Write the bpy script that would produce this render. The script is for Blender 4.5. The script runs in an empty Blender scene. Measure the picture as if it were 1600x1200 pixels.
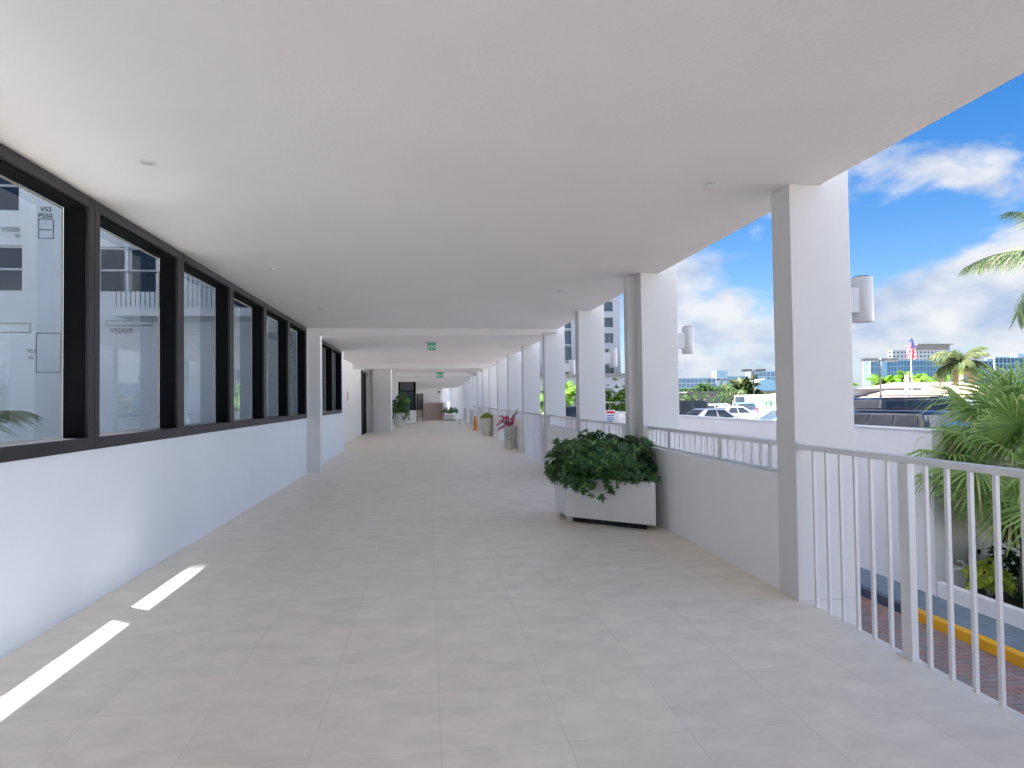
import bpy, bmesh, math, random
from mathutils import Vector, Matrix, noise
sc = bpy.context.scene
R = math.radians
# ------------------------------------------------------------------ camera, sky, sun, exposure
F_PX, YAW, PITCH, ROLL = 1000.0, 0.131524, 0.024277, -0.013
fw = Vector((math.sin(YAW)*math.cos(PITCH), math.cos(YAW)*math.cos(PITCH), math.sin(PITCH)))
r0 = Vector((math.cos(YAW), -math.sin(YAW), 0)); u0 = r0.cross(fw)
rr = r0*math.cos(ROLL)+u0*math.sin(ROLL); uu = -r0*math.sin(ROLL)+u0*math.cos(ROLL)
cd = bpy.data.cameras.new('camera'); cam = bpy.data.objects.new('camera', cd); sc.collection.objects.link(cam)
cam.matrix_world = Matrix(((rr.x, uu.x, -fw.x, 0), (rr.y, uu.y, -fw.y, 0), (rr.z, uu.z, -fw.z, 1.6), (0, 0, 0, 1)))
cd.sensor_width = 36; cd.lens = F_PX/1600*36; cd.clip_start = .05; cd.clip_end = 5000
sc.camera = cam
SUN = Vector((-.258, .17, 1)).normalized()
SUN_EL = math.asin(SUN.z); SUN_AZ = math.atan2(SUN.x, SUN.y)
ld = bpy.data.lights.new('sun', 'SUN'); ld.energy = 5.0; ld.angle = R(.5); ld.color = (1, .965, .95)
lo = bpy.data.objects.new('sun', ld); sc.collection.objects.link(lo)
lo.rotation_euler = SUN.to_track_quat('Z', 'Y').to_euler()
sc.view_settings.view_transform = 'Standard'; sc.view_settings.look = 'None'
sc.view_settings.exposure = 4.12; sc.view_settings.gamma = 1
sc.cycles.max_bounces = 14; sc.cycles.diffuse_bounces = 10; sc.cycles.glossy_bounces = 5; sc.cycles.transparent_max_bounces = 16
sc.cycles.caustics_reflective = False; sc.cycles.caustics_refractive = False
w = bpy.data.worlds.new("World"); sc.world = w; w.use_nodes = True
def build_world():
    nt = w.node_tree; nt.nodes.clear(); N = nt.nodes.new; L = nt.links.new
    def math_(op, a, b=None, clamp=False):
        m = N('ShaderNodeMath'); m.operation = op; m.use_clamp = clamp
        for i, v in enumerate((a, b)):
            if v is None: continue
            if hasattr(v, 'links'): L(v, m.inputs[i])
            else: m.inputs[i].default_value = v
        return m.outputs[0]
    sky = N('ShaderNodeTexSky'); sky.sky_type = 'NISHITA'; sky.sun_disc = False
    sky.sun_elevation = SUN_EL; sky.sun_rotation = SUN_AZ; sky.ozone_density = 3.0; sky.dust_density = .3; sky.air_density = 1.0
    sat = N('ShaderNodeHueSaturation'); sat.inputs['Saturation'].default_value = 1.4; sat.inputs['Value'].default_value = SKYV; sat.inputs['Hue'].default_value = .506
    L(sky.outputs[0], sat.inputs['Color'])
    tc = N('ShaderNodeTexCoord'); sep = N('ShaderNodeSeparateXYZ'); L(tc.outputs['Generated'], sep.inputs[0])
    z = sep.outputs[2]
    comb = N('ShaderNodeCombineXYZ')
    L(sep.outputs[0], comb.inputs[0]); L(sep.outputs[1], comb.inputs[1]); L(math_('MULTIPLY', z, 1.9), comb.inputs[2])
    n1 = N('ShaderNodeTexNoise'); n1.inputs['Scale'].default_value = 7.5; n1.inputs['Detail'].default_value = 9; n1.inputs['Roughness'].default_value = .56
    n1.inputs['Distortion'].default_value = .25
    L(comb.outputs[0], n1.inputs['Vector'])
    acc = n1.outputs['Fac']
    # broad banks and clear patches of the cumulus field, by direction
    def dirv(px, py): return (rr*((px-800)/F_PX)-uu*((py-600)/F_PX)+fw).normalized()
    spots = [(1500, 250, 9, 3.0, .19), (1370, 280, 5, 2.6, .15), (1160, 520, 6, 2.2, .10), (1560, 430, 6, 4, .17), (1480, 480, 7, 3, .17), (1390, 515, 7, 2, .10), (1175, 500, 4, 2.6, .15), (1075, 430, 3, 4, .15), (1120, 470, 3, 2, .08),
             (1160, 385, 4, 4, -.25), (1400, 390, 5, 3.2, -.28), (1570, 150, 8, 4, -.22), (960, 500, 5, 8, .06), (1500, 330, 6, 2, -.12), (2200, 300, 16, 14, .12)]
    for px, py, sx, sy, amp in spots:
        d = dirv(px, py); right = Vector((d.y, -d.x, 0)).normalized(); up = right.cross(d)
        def dot(v):
            m = N('ShaderNodeVectorMath'); m.operation = 'DOT_PRODUCT'; L(tc.outputs['Generated'], m.inputs[0]); m.inputs[1].default_value = v; return m.outputs['Value']
        a = math_('MULTIPLY', dot(right), 57.3/sx); b = math_('MULTIPLY', dot(up), 57.3/sy)
        q = math_('ADD', math_('MULTIPLY', a, a), math_('MULTIPLY', b, b))
        e = math_('EXPONENT', math_('MULTIPLY', q, -.5))
        front = math_('GREATER_THAN', dot(d), 0.0)
        acc = math_('ADD', acc, math_('MULTIPLY', math_('MULTIPLY', e, front), amp))
    mr = N('ShaderNodeMapRange'); mr.interpolation_type = 'SMOOTHSTEP'; mr.inputs['From Min'].default_value = .50; mr.inputs['From Max'].default_value = .72
    L(acc, mr.inputs['Value'])
    n2 = N('ShaderNodeTexNoise'); n2.inputs['Scale'].default_value = 11; n2.inputs['Detail'].default_value = 6; L(comb.outputs[0], n2.inputs['Vector'])
    cr = N('ShaderNodeValToRGB'); cr.color_ramp.elements[0].position = .35; cr.color_ramp.elements[0].color = (.50*CL, .62*CL, .85*CL, 1)
    cr.color_ramp.elements[1].position = .62; cr.color_ramp.elements[1].color = (.98*CL, .98*CL, 1.0*CL, 1); L(n2.outputs['Fac'], cr.inputs['Fac'])
    # out-of-view clouds opposite the sun, brightened as added fill light for the walkway
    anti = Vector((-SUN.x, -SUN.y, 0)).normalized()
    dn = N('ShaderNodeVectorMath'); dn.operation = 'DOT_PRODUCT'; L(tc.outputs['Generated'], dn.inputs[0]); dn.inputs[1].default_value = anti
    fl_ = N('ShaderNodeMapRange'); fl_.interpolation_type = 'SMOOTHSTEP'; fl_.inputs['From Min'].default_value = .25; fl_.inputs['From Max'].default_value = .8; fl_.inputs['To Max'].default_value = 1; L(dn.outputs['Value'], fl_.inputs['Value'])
    boosted_clouds = N('ShaderNodeVectorMath'); boosted_clouds.operation = 'SCALE'; L(cr.outputs[0], boosted_clouds.inputs[0]); L(math_('ADD', math_('MULTIPLY', fl_.outputs[0], FILL_BOOST), 1), boosted_clouds.inputs['Scale'])
    # thin bright haze low over the horizon
    hz = math_('MULTIPLY', math_('EXPONENT', math_('MULTIPLY', math_('MAXIMUM', z, 0), -12.0)), .85)
    mix1 = N('ShaderNodeMix'); mix1.data_type = 'RGBA'; L(hz, mix1.inputs['Factor']); L(sat.outputs[0], mix1.inputs[6]); mix1.inputs[7].default_value = (.50*CL, .65*CL, .98*CL, 1)
    mix = N('ShaderNodeMix'); mix.data_type = 'RGBA'; L(math_('MULTIPLY', mr.outputs[0], .92), mix.inputs['Factor']); L(mix1.outputs[2], mix.inputs[6]); L(boosted_clouds.outputs[0], mix.inputs[7])
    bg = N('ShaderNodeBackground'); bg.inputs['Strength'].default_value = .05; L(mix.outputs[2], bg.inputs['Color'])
    out = N('ShaderNodeOutputWorld'); L(bg.outputs[0], out.inputs['Surface'])
SKYV = .21; CL = 1.08; FILL_BOOST = 12.5
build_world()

# ------------------------------------------------------------------ helpers
rnd = random.Random(7)
COL = sc.collection
WL = {}
class MB:
    def __init__(s): s.v = []; s.f = []
    def add(s, vs, fs):
        o = len(s.v); s.v += [tuple(v) for v in vs]; s.f += [tuple(i+o for i in f) for f in fs]; return s
    def box(s, x0, x1, y0, y1, z0, z1):
        vs = [(x0,y0,z0),(x1,y0,z0),(x1,y1,z0),(x0,y1,z0),(x0,y0,z1),(x1,y0,z1),(x1,y1,z1),(x0,y1,z1)]
        return s.add(vs, [(0,3,2,1),(4,5,6,7),(0,1,5,4),(1,2,6,5),(2,3,7,6),(3,0,4,7)])
    def prism(s, poly, z0, z1):
        n = len(poly); vs = [(p[0],p[1],z0) for p in poly]+[(p[0],p[1],z1) for p in poly]
        return s.add(vs, [tuple(range(n-1,-1,-1)), tuple(range(n,2*n))]+[(i,(i+1)%n,(i+1)%n+n,i+n) for i in range(n)])
    def tube(s, pts, rad, n=8, caps=True):
        pts = [Vector(p) for p in pts]; rs = rad if isinstance(rad, (list, tuple)) else [rad]*len(pts)
        o = len(s.v)
        for i, p in enumerate(pts):
            d = (pts[min(i+1, len(pts)-1)]-pts[max(i-1, 0)]).normalized()
            a = d.cross(Vector((0,0,1)) if abs(d.z) < .95 else Vector((1,0,0))).normalized(); b = d.cross(a)
            for k in range(n):
                t = 2*math.pi*k/n; s.v.append(tuple(p+(a*math.cos(t)+b*math.sin(t))*rs[i]))
        for i in range(len(pts)-1):
            for k in range(n):
                s.f.append((o+i*n+k, o+i*n+(k+1)%n, o+(i+1)*n+(k+1)%n, o+(i+1)*n+k))
        if caps:
            s.f.append(tuple(o+k for k in range(n-1,-1,-1))); s.f.append(tuple(o+(len(pts)-1)*n+k for k in range(n)))
        return s
    def lathe(s, prof, c=(0,0,0), n=20):
        o = len(s.v); m = len(prof)
        for (r_, z_) in prof:
            for k in range(n):
                t = 2*math.pi*k/n; s.v.append((c[0]+r_*math.cos(t), c[1]+r_*math.sin(t), c[2]+z_))
        for i in range(m-1):
            for k in range(n):
                s.f.append((o+i*n+k, o+i*n+(k+1)%n, o+(i+1)*n+(k+1)%n, o+(i+1)*n+k))
        s.f.append(tuple(o+k for k in range(n-1,-1,-1))); s.f.append(tuple(o+(m-1)*n+k for k in range(n)))
        return s
    def frame(s, y0, y1, z0, z1, x0, x1, wl, wr, wb, wt):   # rectangular frame in a plane of constant x
        s.box(x0,x1,y0,y0+wl,z0,z1); s.box(x0,x1,y1-wr,y1,z0,z1)
        s.box(x0,x1,y0+wl,y1-wr,z0,z0+wb); s.box(x0,x1,y0+wl,y1-wr,z1-wt,z1); return s
def props(o, label=None, cat=None, group=None, kind=None):
    if label: o['label'] = label
    if cat: o['category'] = cat
    if group: o['group'] = group
    if kind: o['kind'] = kind
    return o
def obj(name, mb, m, parent=None, label=None, cat=None, group=None, kind=None, smooth=None, bevel=0):
    me = bpy.data.meshes.new(name)
    if parent is not None: off = WL[parent.name]
    else:
        xs = [v[0] for v in mb.v]; ys = [v[1] for v in mb.v]; off = ((min(xs)+max(xs))/2, (min(ys)+max(ys))/2, min(v[2] for v in mb.v))
    me.from_pydata([(v[0]-off[0], v[1]-off[1], v[2]-off[2]) for v in mb.v], [], mb.f); me.update()
    ms = m if isinstance(m, (list, tuple)) else [m]
    for q in ms: me.materials.append(q)
    o = bpy.data.objects.new(name, me); COL.objects.link(o)
    if parent is not None: o.parent = parent; WL[o.name] = off
    else: o.location = off; WL[o.name] = off
    if smooth is not None:
        me.polygons.foreach_set('use_smooth', [True]*len(me.polygons))
        me.set_sharp_from_angle(angle=R(smooth))
    if bevel:
        b = o.modifiers.new('bevel', 'BEVEL'); b.width = bevel; b.segments = 2; b.limit_method = 'ANGLE'; b.angle_limit = R(35)
    return props(o, label, cat, group, kind)
def thing(name, label, cat, loc=(0,0,0), group=None, kind=None):
    o = bpy.data.objects.new(name, None); COL.objects.link(o); o.location = loc; o.empty_display_size = .1; WL[o.name] = tuple(loc)
    return props(o, label, cat, group, kind)
def copy_tree(o, parent=None):
    c = o.copy(); COL.objects.link(c); c.parent = parent
    for ch in list(o.children): copy_tree(ch, c)
    return c
def place(o, loc, rz=0, s=1, label=None, group=None):
    o.location = loc; o.rotation_euler = (0, 0, rz); o.scale = (s,)*3 if not isinstance(s, tuple) else s
    if label: o['label'] = label
    if group: o['group'] = group
    return o
def text_mb(body, size, origin, ax=(1,0,0), up=(0,0,1), depth=.004, mirror=False):
    cu = bpy.data.curves.new('t', 'FONT'); cu.body = body; cu.size = size; cu.extrude = depth; cu.offset = size*.012
    to = bpy.data.objects.new('t', cu); COL.objects.link(to)
    dg = bpy.context.evaluated_depsgraph_get(); me = to.evaluated_get(dg).to_mesh()
    a = Vector(ax); b = Vector(up); n = a.cross(b); og = Vector(origin)
    mb = MB(); mb.add([tuple(og+a*v.co.x+b*v.co.y+n*v.co.z) for v in me.vertices], [tuple(p.vertices) for p in me.polygons])
    to.evaluated_get(dg).to_mesh_clear(); bpy.data.objects.remove(to); bpy.data.curves.remove(cu)
    return mb

# ------------------------------------------------------------------ materials
def new_mat(name):
    m = bpy.data.materials.new(name); m.use_nodes = True; nt = m.node_tree
    return m, nt, nt.nodes['Principled BSDF'], nt.nodes.new, nt.links.new
def pos_node(N): return N('ShaderNodeNewGeometry').outputs['Position']
def plain(name, col, rough=.5, metal=0, nz=0.0, scale=8, bump=0.0, bscale=120, coat=0, spec=None, world=True):
    m, nt, b, N, L = new_mat(name)
    b.inputs['Base Color'].default_value = (*col, 1); b.inputs['Roughness'].default_value = rough; b.inputs['Metallic'].default_value = metal
    if coat: b.inputs['Coat Weight'].default_value = coat; b.inputs['Coat Roughness'].default_value = .04
    if spec is not None: b.inputs['Specular IOR Level'].default_value = spec
    src = pos_node(N) if world else N('ShaderNodeTexCoord').outputs['Object']
    if nz:
        n = N('ShaderNodeTexNoise'); n.inputs['Scale'].default_value = scale; n.inputs['Detail'].default_value = 6; n.inputs['Roughness'].default_value = .6; L(src, n.inputs['Vector'])
        mr = N('ShaderNodeMapRange'); mr.inputs['From Min'].default_value = .3; mr.inputs['From Max'].default_value = .7
        mr.inputs['To Min'].default_value = 1-nz; mr.inputs['To Max'].default_value = 1+nz; L(n.outputs['Fac'], mr.inputs['Value'])
        mx = N('ShaderNodeMix'); mx.data_type = 'RGBA'; mx.blend_type = 'MULTIPLY'; mx.inputs['Factor'].default_value = 1
        mx.inputs[6].default_value = (*col, 1); L(mr.outputs[0], mx.inputs[7]); L(mx.outputs[2], b.inputs['Base Color'])
    if bump:
        n = N('ShaderNodeTexNoise'); n.inputs['Scale'].default_value = bscale; n.inputs['Detail'].default_value = 4; L(src, n.inputs['Vector'])
        bp = N('ShaderNodeBump'); bp.inputs['Strength'].default_value = bump; bp.inputs['Distance'].default_value = .01; L(n.outputs['Fac'], bp.inputs['Height']); L(bp.outputs[0], b.inputs['Normal'])
    return m
def leafy(name, c1, c2, c3=None, trans=.35, rough=.45, spec=.5):
    m, nt, b, N, L = new_mat(name); b.inputs['Specular IOR Level'].default_value = spec
    g = N('ShaderNodeNewGeometry'); cr = N('ShaderNodeValToRGB'); e = cr.color_ramp.elements
    e[0].color = (*c1, 1); e[1].color = (*c2, 1)
    if c3: x = e.new(.88); x.color = (*c2, 1); e[2].color = (*c3, 1)
    L(g.outputs['Random Per Island'], cr.inputs['Fac'])
    L(cr.outputs[0], b.inputs['Base Color']); b.inputs['Roughness'].default_value = rough
    t = N('ShaderNodeBsdfTranslucent'); L(cr.outputs[0], t.inputs['Color'])
    mx = N('ShaderNodeMixShader'); mx.inputs[0].default_value = trans; L(b.outputs[0], mx.inputs[1]); L(t.outputs[0], mx.inputs[2])
    L(mx.outputs[0], nt.nodes['Material Output'].inputs['Surface']); return m
def brick(name, c1, c2, mortar, bw, bh, msize, offs=.5, rough=.6, org=(0,0), nz=.08, bump=.3, nscale=3, rot=0, streak=None, bias=0):
    m, nt, b, N, L = new_mat(name)
    mp = N('ShaderNodeMapping'); mp.inputs['Location'].default_value = (-org[0], -org[1], 0); mp.inputs['Rotation'].default_value = (0, 0, rot); L(pos_node(N), mp.inputs['Vector'])
    t = N('ShaderNodeTexBrick'); t.offset = offs; t.inputs['Scale'].default_value = 1; t.inputs['Brick Width'].default_value = bw; t.inputs['Row Height'].default_value = bh
    t.inputs['Mortar Size'].default_value = msize; t.inputs['Mortar Smooth'].default_value = .3; t.inputs['Bias'].default_value = bias
    t.inputs['Color1'].default_value = (*c1, 1); t.inputs['Color2'].default_value = (*c2, 1); t.inputs['Mortar'].default_value = (*mortar, 1)
    L(mp.outputs[0], t.inputs['Vector'])
    n = N('ShaderNodeTexNoise'); n.inputs['Scale'].default_value = nscale; n.inputs['Detail'].default_value = 8; n.inputs['Roughness'].default_value = .65
    if streak:
        m2 = N('ShaderNodeMapping'); m2.inputs['Scale'].default_value = streak; L(mp.outputs[0], m2.inputs['Vector']); L(m2.outputs[0], n.inputs['Vector'])
    else: L(mp.outputs[0], n.inputs['Vector'])
    mr = N('ShaderNodeMapRange'); mr.inputs['From Min'].default_value = .3; mr.inputs['From Max'].default_value = .7; mr.inputs['To Min'].default_value = 1-nz; mr.inputs['To Max'].default_value = 1+nz
    L(n.outputs['Fac'], mr.inputs['Value'])
    mx = N('ShaderNodeMix'); mx.data_type = 'RGBA'; mx.blend_type = 'MULTIPLY'; mx.inputs['Factor'].default_value = 1; L(t.outputs['Color'], mx.inputs[6]); L(mr.outputs[0], mx.inputs[7])
    L(mx.outputs[2], b.inputs['Base Color']); b.inputs['Roughness'].default_value = rough
    if bump:
        bp = N('ShaderNodeBump'); bp.inputs['Strength'].default_value = bump; bp.inputs['Distance'].default_value = .002; bp.invert = True; L(t.outputs['Fac'], bp.inputs['Height']); L(bp.outputs[0], b.inputs['Normal'])
    return m, nt, mx
def glass_mat(name, tint, rough=.0, boost=1.6):
    m, nt, b, N, L = new_mat(name); nt.nodes.remove(b)
    tr = N('ShaderNodeBsdfTransparent'); tr.inputs['Color'].default_value = (*tint, 1)
    gl = N('ShaderNodeBsdfGlossy'); gl.inputs['Roughness'].default_value = rough; gl.inputs['Color'].default_value = (.93, .97, 1, 1)
    lw = N('ShaderNodeLayerWeight'); lw.inputs['Blend'].default_value = .5
    p5 = N('ShaderNodeMath'); p5.operation = 'POWER'; p5.inputs[1].default_value = 4.2; L(lw.outputs['Facing'], p5.inputs[0])
    mm = N('ShaderNodeMath'); mm.operation = 'MULTIPLY_ADD'; mm.use_clamp = True; mm.inputs[1].default_value = boost*.5; mm.inputs[2].default_value = .05; L(p5.outputs[0], mm.inputs[0])
    mx = N('ShaderNodeMixShader'); L(mm.outputs[0], mx.inputs[0]); L(tr.outputs[0], mx.inputs[1]); L(gl.outputs[0], mx.inputs[2])
    L(mx.outputs[0], nt.nodes['Material Output'].inputs['Surface']); return m
M = {}
M['stucco'] = plain('white stucco', (.79,.785,.78), .7, nz=.015, scale=1.5, bump=.12, bscale=90)
M['ceiling'] = plain('ceiling plaster', (.81,.785,.765), .8, nz=.02, scale=1.2, bump=.18, bscale=45)
M['wallpaint'] = plain('cool white wall paint', (.80,.85,.93), .7, nz=.015, scale=1.5, bump=.12, bscale=90)
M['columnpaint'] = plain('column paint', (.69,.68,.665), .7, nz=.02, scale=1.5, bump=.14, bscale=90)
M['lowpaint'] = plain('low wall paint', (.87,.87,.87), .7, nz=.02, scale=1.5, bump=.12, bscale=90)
M['outer'] = plain('exterior white paint', (.78,.78,.80), .7, nz=.03, scale=1, bump=.1, bscale=60)
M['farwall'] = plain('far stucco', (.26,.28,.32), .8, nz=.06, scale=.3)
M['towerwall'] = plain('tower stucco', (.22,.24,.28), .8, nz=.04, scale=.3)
M['beige'] = plain('beige painted wall', (.62,.58,.52), .7, nz=.04, scale=1.3, bump=.1, bscale=60)
M['court'] = plain('painted courtyard wall', (.82,.87,.90), .7, nz=.05, scale=.8, bump=.1, bscale=60)
M['rail'] = plain('white powder coat', (.74,.74,.75), .35, nz=.02, scale=6)
M['frame'] = plain('bronze aluminium', (.036,.032,.037), .45, metal=.4, nz=.06, scale=5)
M['jamb'] = plain('black aluminium', (.004,.004,.005), .75, nz=.1, scale=5, spec=.12)
M['gasket'] = plain('pale sealant', (.30,.29,.24), .6, nz=.05, scale=20)
M['pane'] = glass_mat('window glass', (.55,.575,.595))
M['dark'] = plain('black rubber', (.012,.012,.013), .6, nz=.1)
M['mullion'] = plain('dark mullion', (.02,.021,.024), .4, nz=.1)
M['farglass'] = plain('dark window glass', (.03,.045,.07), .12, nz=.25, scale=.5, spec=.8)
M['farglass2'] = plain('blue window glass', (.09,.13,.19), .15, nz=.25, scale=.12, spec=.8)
M['asphalt'] = plain('parking concrete', (.52,.52,.53), .85, nz=.12, scale=1.2, bump=.2, bscale=40)
M['ground'] = plain('pale ground', (.13,.13,.12), .9, nz=.15, scale=.15)
M['court_floor'] = plain('courtyard paving', (.20,.20,.205), .8, nz=.06, scale=1)
M['mulch'] = plain('mulch', (.045,.03,.022), .95, nz=.5, scale=30, bump=.8, bscale=50)
M['yellow'] = plain('yellow kerb paint', (.72,.36,.01), .55, nz=.06, scale=6, bump=.15, bscale=50)
M['navy'] = plain('dark kerb paint', (.05,.07,.12), .6, nz=.1, scale=6)
M['orange'] = plain('orange plastic', (.80,.27,.015), .45, nz=.05)
M['pot'] = plain('white glazed pot', (.66,.66,.63), .4, nz=.05, scale=5)
M['planter'] = plain('grey white planter', (.82,.82,.82), .5, nz=.03, scale=3, bump=.08)
M['soil'] = plain('soil', (.04,.028,.02), .95, nz=.4, scale=30)
M['green_sign'] = plain('green sign face', (.02,.42,.20), .4, nz=.03)
M['white_sign'] = plain('white lettering', (.85,.88,.86), .4, nz=.02)
M['marker'] = plain('black marker line', (.02,.02,.025), .7, nz=.1)
M['lamp_body'] = plain('grey white lamp metal', (.60,.60,.61), .35, nz=.03)
M['metal'] = plain('brushed steel', (.45,.45,.46), .3, metal=.8, nz=.05)
M['ylw_sign'] = plain('yellow sign', (.72,.50,.05), .5, nz=.03)
M['peach'] = plain('peach roof tile', (.075,.045,.032), .8, nz=.12, scale=1.5)
M['roofwhite'] = plain('white flat roof', (.12,.12,.12), .8, nz=.08, scale=.3)
M['step'] = plain('pink beige step stone', (.58,.47,.42), .6, nz=.05, scale=3)
M['green_txt'] = plain('green vinyl', (.0,.13,.03), .4, nz=.03)
M['red'] = plain('red plastic', (.55,.02,.02), .3, nz=.05)
M['blue_txt'] = plain('blue print', (.03,.12,.45), .5, nz=.05)
M['lens'] = plain('clear lamp lens', (.75,.75,.75), .15, nz=.03)
M['carglass'] = plain('tinted car glass', (.018,.024,.032), .08, nz=.2, scale=2, spec=.45)
M['tyre'] = plain('tyre rubber', (.015,.015,.015), .8, nz=.2)
M['rim'] = plain('alloy rim', (.4,.4,.42), .3, metal=.8, nz=.05)
def paint(n, c): return plain(n, c, .35, nz=.03, scale=1.5, coat=1.0, metal=.15)
M['p_white'] = paint('white car paint', (.45,.46,.48)); M['p_black'] = paint('black car paint', (.012,.014,.02))
M['p_blue'] = paint('blue car paint', (.02,.08,.32)); M['p_sky'] = paint('light blue car paint', (.10,.28,.62)); M['p_silver'] = paint('silver car paint', (.42,.44,.47))
M['p_navy'] = paint('navy car paint', (.02,.035,.09)); M['p_grey'] = paint('dark grey paint', (.06,.07,.08))
M['planterleaf'] = leafy('planter leaf', (.045,.12,.035), (.12,.26,.075), (.36,.52,.15), .25, .28)
M['palmleaf'] = leafy('coconut leaf', (.022,.036,.012), (.045,.062,.02), (.07,.055,.025), .35, .7, .15)
M['fronds'] = leafy('grey green frond', (.07,.10,.045), (.13,.18,.075), (.24,.19,.11), .4)
M['fanleaf'] = leafy('fan palm leaf', (.20,.34,.09), (.40,.55,.17), (.58,.52,.28), .45, .4)
M['drypalm'] = leafy('dry palm leaf', (.11,.08,.045), (.15,.115,.07), None, .3, .8, .1)
M['brightleaf'] = leafy('bright green leaf', (.035,.085,.008), (.07,.15,.012), (.14,.16,.02), .4, .8, .1)
M['croton'] = leafy('yellow green leaf', (.26,.36,.03), (.50,.56,.06), (.50,.50,.10), .35)
M['treeleaf'] = leafy('tree leaf', (.02,.045,.014), (.035,.07,.02), None, .3, .8, .08)
M['bract'] = leafy('pink bract', (.75,.05,.22), (.9,.16,.36), (.55,.10,.55), .4, .6)
M['stem'] = plain('brown stem', (.10,.07,.045), .8, nz=.2, scale=20)
M['trunk'] = plain('palm trunk bark', (.26,.21,.16), .9, nz=.25, scale=9, bump=.6, bscale=25)
M['greenstem'] = plain('green crownshaft', (.14,.20,.02), .5, nz=.1)
M['tile'], nt_, _ = brick('stone floor tile', (.88,.80,.68), (.85,.77,.66), (.74,.67,.57), .59, .606, .0028, 0, .42, (.047, 2.97-.606*20), .10, .12, 3.4, streak=(1.0, 1.7, 1), bias=0)
M['paver'], _, _ = brick('red grey pavers', (.30,.15,.12), (.22,.20,.20), (.10,.085,.08), .21, .105, .006, .5, .8, (0,0), .22, .5, 5)
M['walkpaver'], _, _ = brick('blue grey pavers', (.16,.21,.27), (.13,.17,.22), (.08,.10,.13), .21, .105, .005, .5, .8, (0,0), .15, .4, 5)
# ------------------------------------------------------------------ ground and decks
XL, XR, CZ = -2.70, 2.86, 3.28
CY = [-2.5, 1.09, 4.69, 8.25, 11.85, 15.4, 19.0, 22.6, 26.1, 29.65, 33.2, 36.8, 40.3, 43.9, 47.5, 51.1, 54.7, 58.3, 61.9, 65.5, 69.1, 72.7, 76.3, 79.9, 83.5]
obj('ground', MB().box(-900, 1200, -300, 1500, -2.6, -2.2), M['ground'], kind='structure')
obj('water', MB().box(60, 1100, 150, 380, -2.19, -2.1), plain('bay water', (.05,.12,.16), .08, nz=.1, scale=.05), kind='structure')
obj('floor', MB().box(-3.9, 2.925, -10, 52.3, -.3, 0).box(-3.9, 2.925, 52.3, 100, -.3, -.004), M['tile'], kind='structure')
ST = MB(); ys = [-14, 12, 16, 20, 24, 28, 90]; zs = [-1.75, -1.75, -1.55, -1.2, -.85, -.5, -.5]
for i in range(len(ys)-1):
    a = len(ST.v); x0, x1 = 2.95, 7.15
    ST.add([(x0,ys[i],zs[i]),(x1,ys[i],zs[i]),(x1,ys[i+1],zs[i+1]),(x0,ys[i+1],zs[i+1]),(x0,ys[i],-2.2),(x1,ys[i],-2.2),(x1,ys[i+1],-2.2),(x0,ys[i+1],-2.2)],
           [(0,1,2,3),(0,4,5,1),(1,5,6,2),(2,6,7,3),(3,7,4,0)])
obj('road', ST, M['paver'], kind='structure')
SW = MB()
for i in range(len(ys)-1):
    SW.add([(7.3,ys[i],zs[i]+.13),(8.0,ys[i],zs[i]+.13),(8.0,ys[i+1],zs[i+1]+.13),(7.3,ys[i+1],zs[i+1]+.13),(7.3,ys[i],-2.2),(8,ys[i],-2.2),(8,ys[i+1],-2.2),(7.3,ys[i+1],-2.2)],
           [(0,1,2,3),(0,4,5,1),(1,5,6,2),(2,6,7,3),(3,7,4,0)])
obj('pavement', SW, M['walkpaver'], kind='structure')
def curb(y0, y1, z0, z1, m, name):
    mb = MB().add([(7.15,y0,z0-.3),(7.3,y0,z0-.3),(7.3,y0,z0+.135),(7.17,y0,z0+.135),(7.15,y1,z1-.3),(7.3,y1,z1-.3),(7.3,y1,z1+.135),(7.17,y1,z1+.135)],
                  [(0,1,2,3),(7,6,5,4),(0,4,5,1),(1,5,6,2),(2,6,7,3),(3,7,4,0)])
    return obj(name, mb, m, kind='structure', bevel=.015)
curb(-14, 8.9, -1.75, -1.75, M['yellow'], 'kerb'); curb(8.9, 12, -1.75, -1.75, M['navy'], 'kerb'); curb(12, 16, -1.75, -1.55, M['navy'], 'kerb'); curb(16, 20, -1.55, -1.2, M['navy'], 'kerb')
curb(20, 24, -1.2, -.85, M['yellow'], 'kerb'); curb(24, 28, -.85, -.5, M['yellow'], 'kerb')
obj('parking_deck', MB().box(8.2, 75, 9.75, 58, -2.19, -.5).box(8.0, 8.2, 28.2, 58, -2.19, -.5), M['asphalt'], kind='structure')
obj('road', MB().box(8.0, 75, 58.002, 112, -2.19, -.52).box(75.002, 300, 9, 118, -2.19, -1.2), plain('old asphalt', (.10,.10,.10), .9, nz=.12, scale=1), kind='structure')
PL = MB()
for k in range(14): PL.box(12+k*2.7, 12.1+k*2.7, 27, 32, -.498, -.496)
for k in range(18): PL.box(11+k*2.7, 11.1+k*2.7, 44, 49, -.498, -.496)
obj('parking_line', PL, plain('parking stripe paint', (.7,.7,.68), .7, nz=.1), kind='structure')
obj('planting_bed', MB().box(8.12, 16, -14, 9.6, -2.19, -1.46), M['mulch'], kind='structure')
obj('bounce_plaza', MB().box(16, 80, -80, 9.7, -2.19, -1.5).box(2.95, 16, -80, -14.02, -2.19, -1.6), plain('plaza paving', (.19,.19,.19), .85, nz=.1, scale=1), kind='structure')  # unseen paving put in place of lawn to bounce light onto the ceiling
obj('courtyard_paving', MB().box(-40, -3.9, -20, 70, -2.19, -.02), M['court_floor'], kind='structure')

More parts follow.
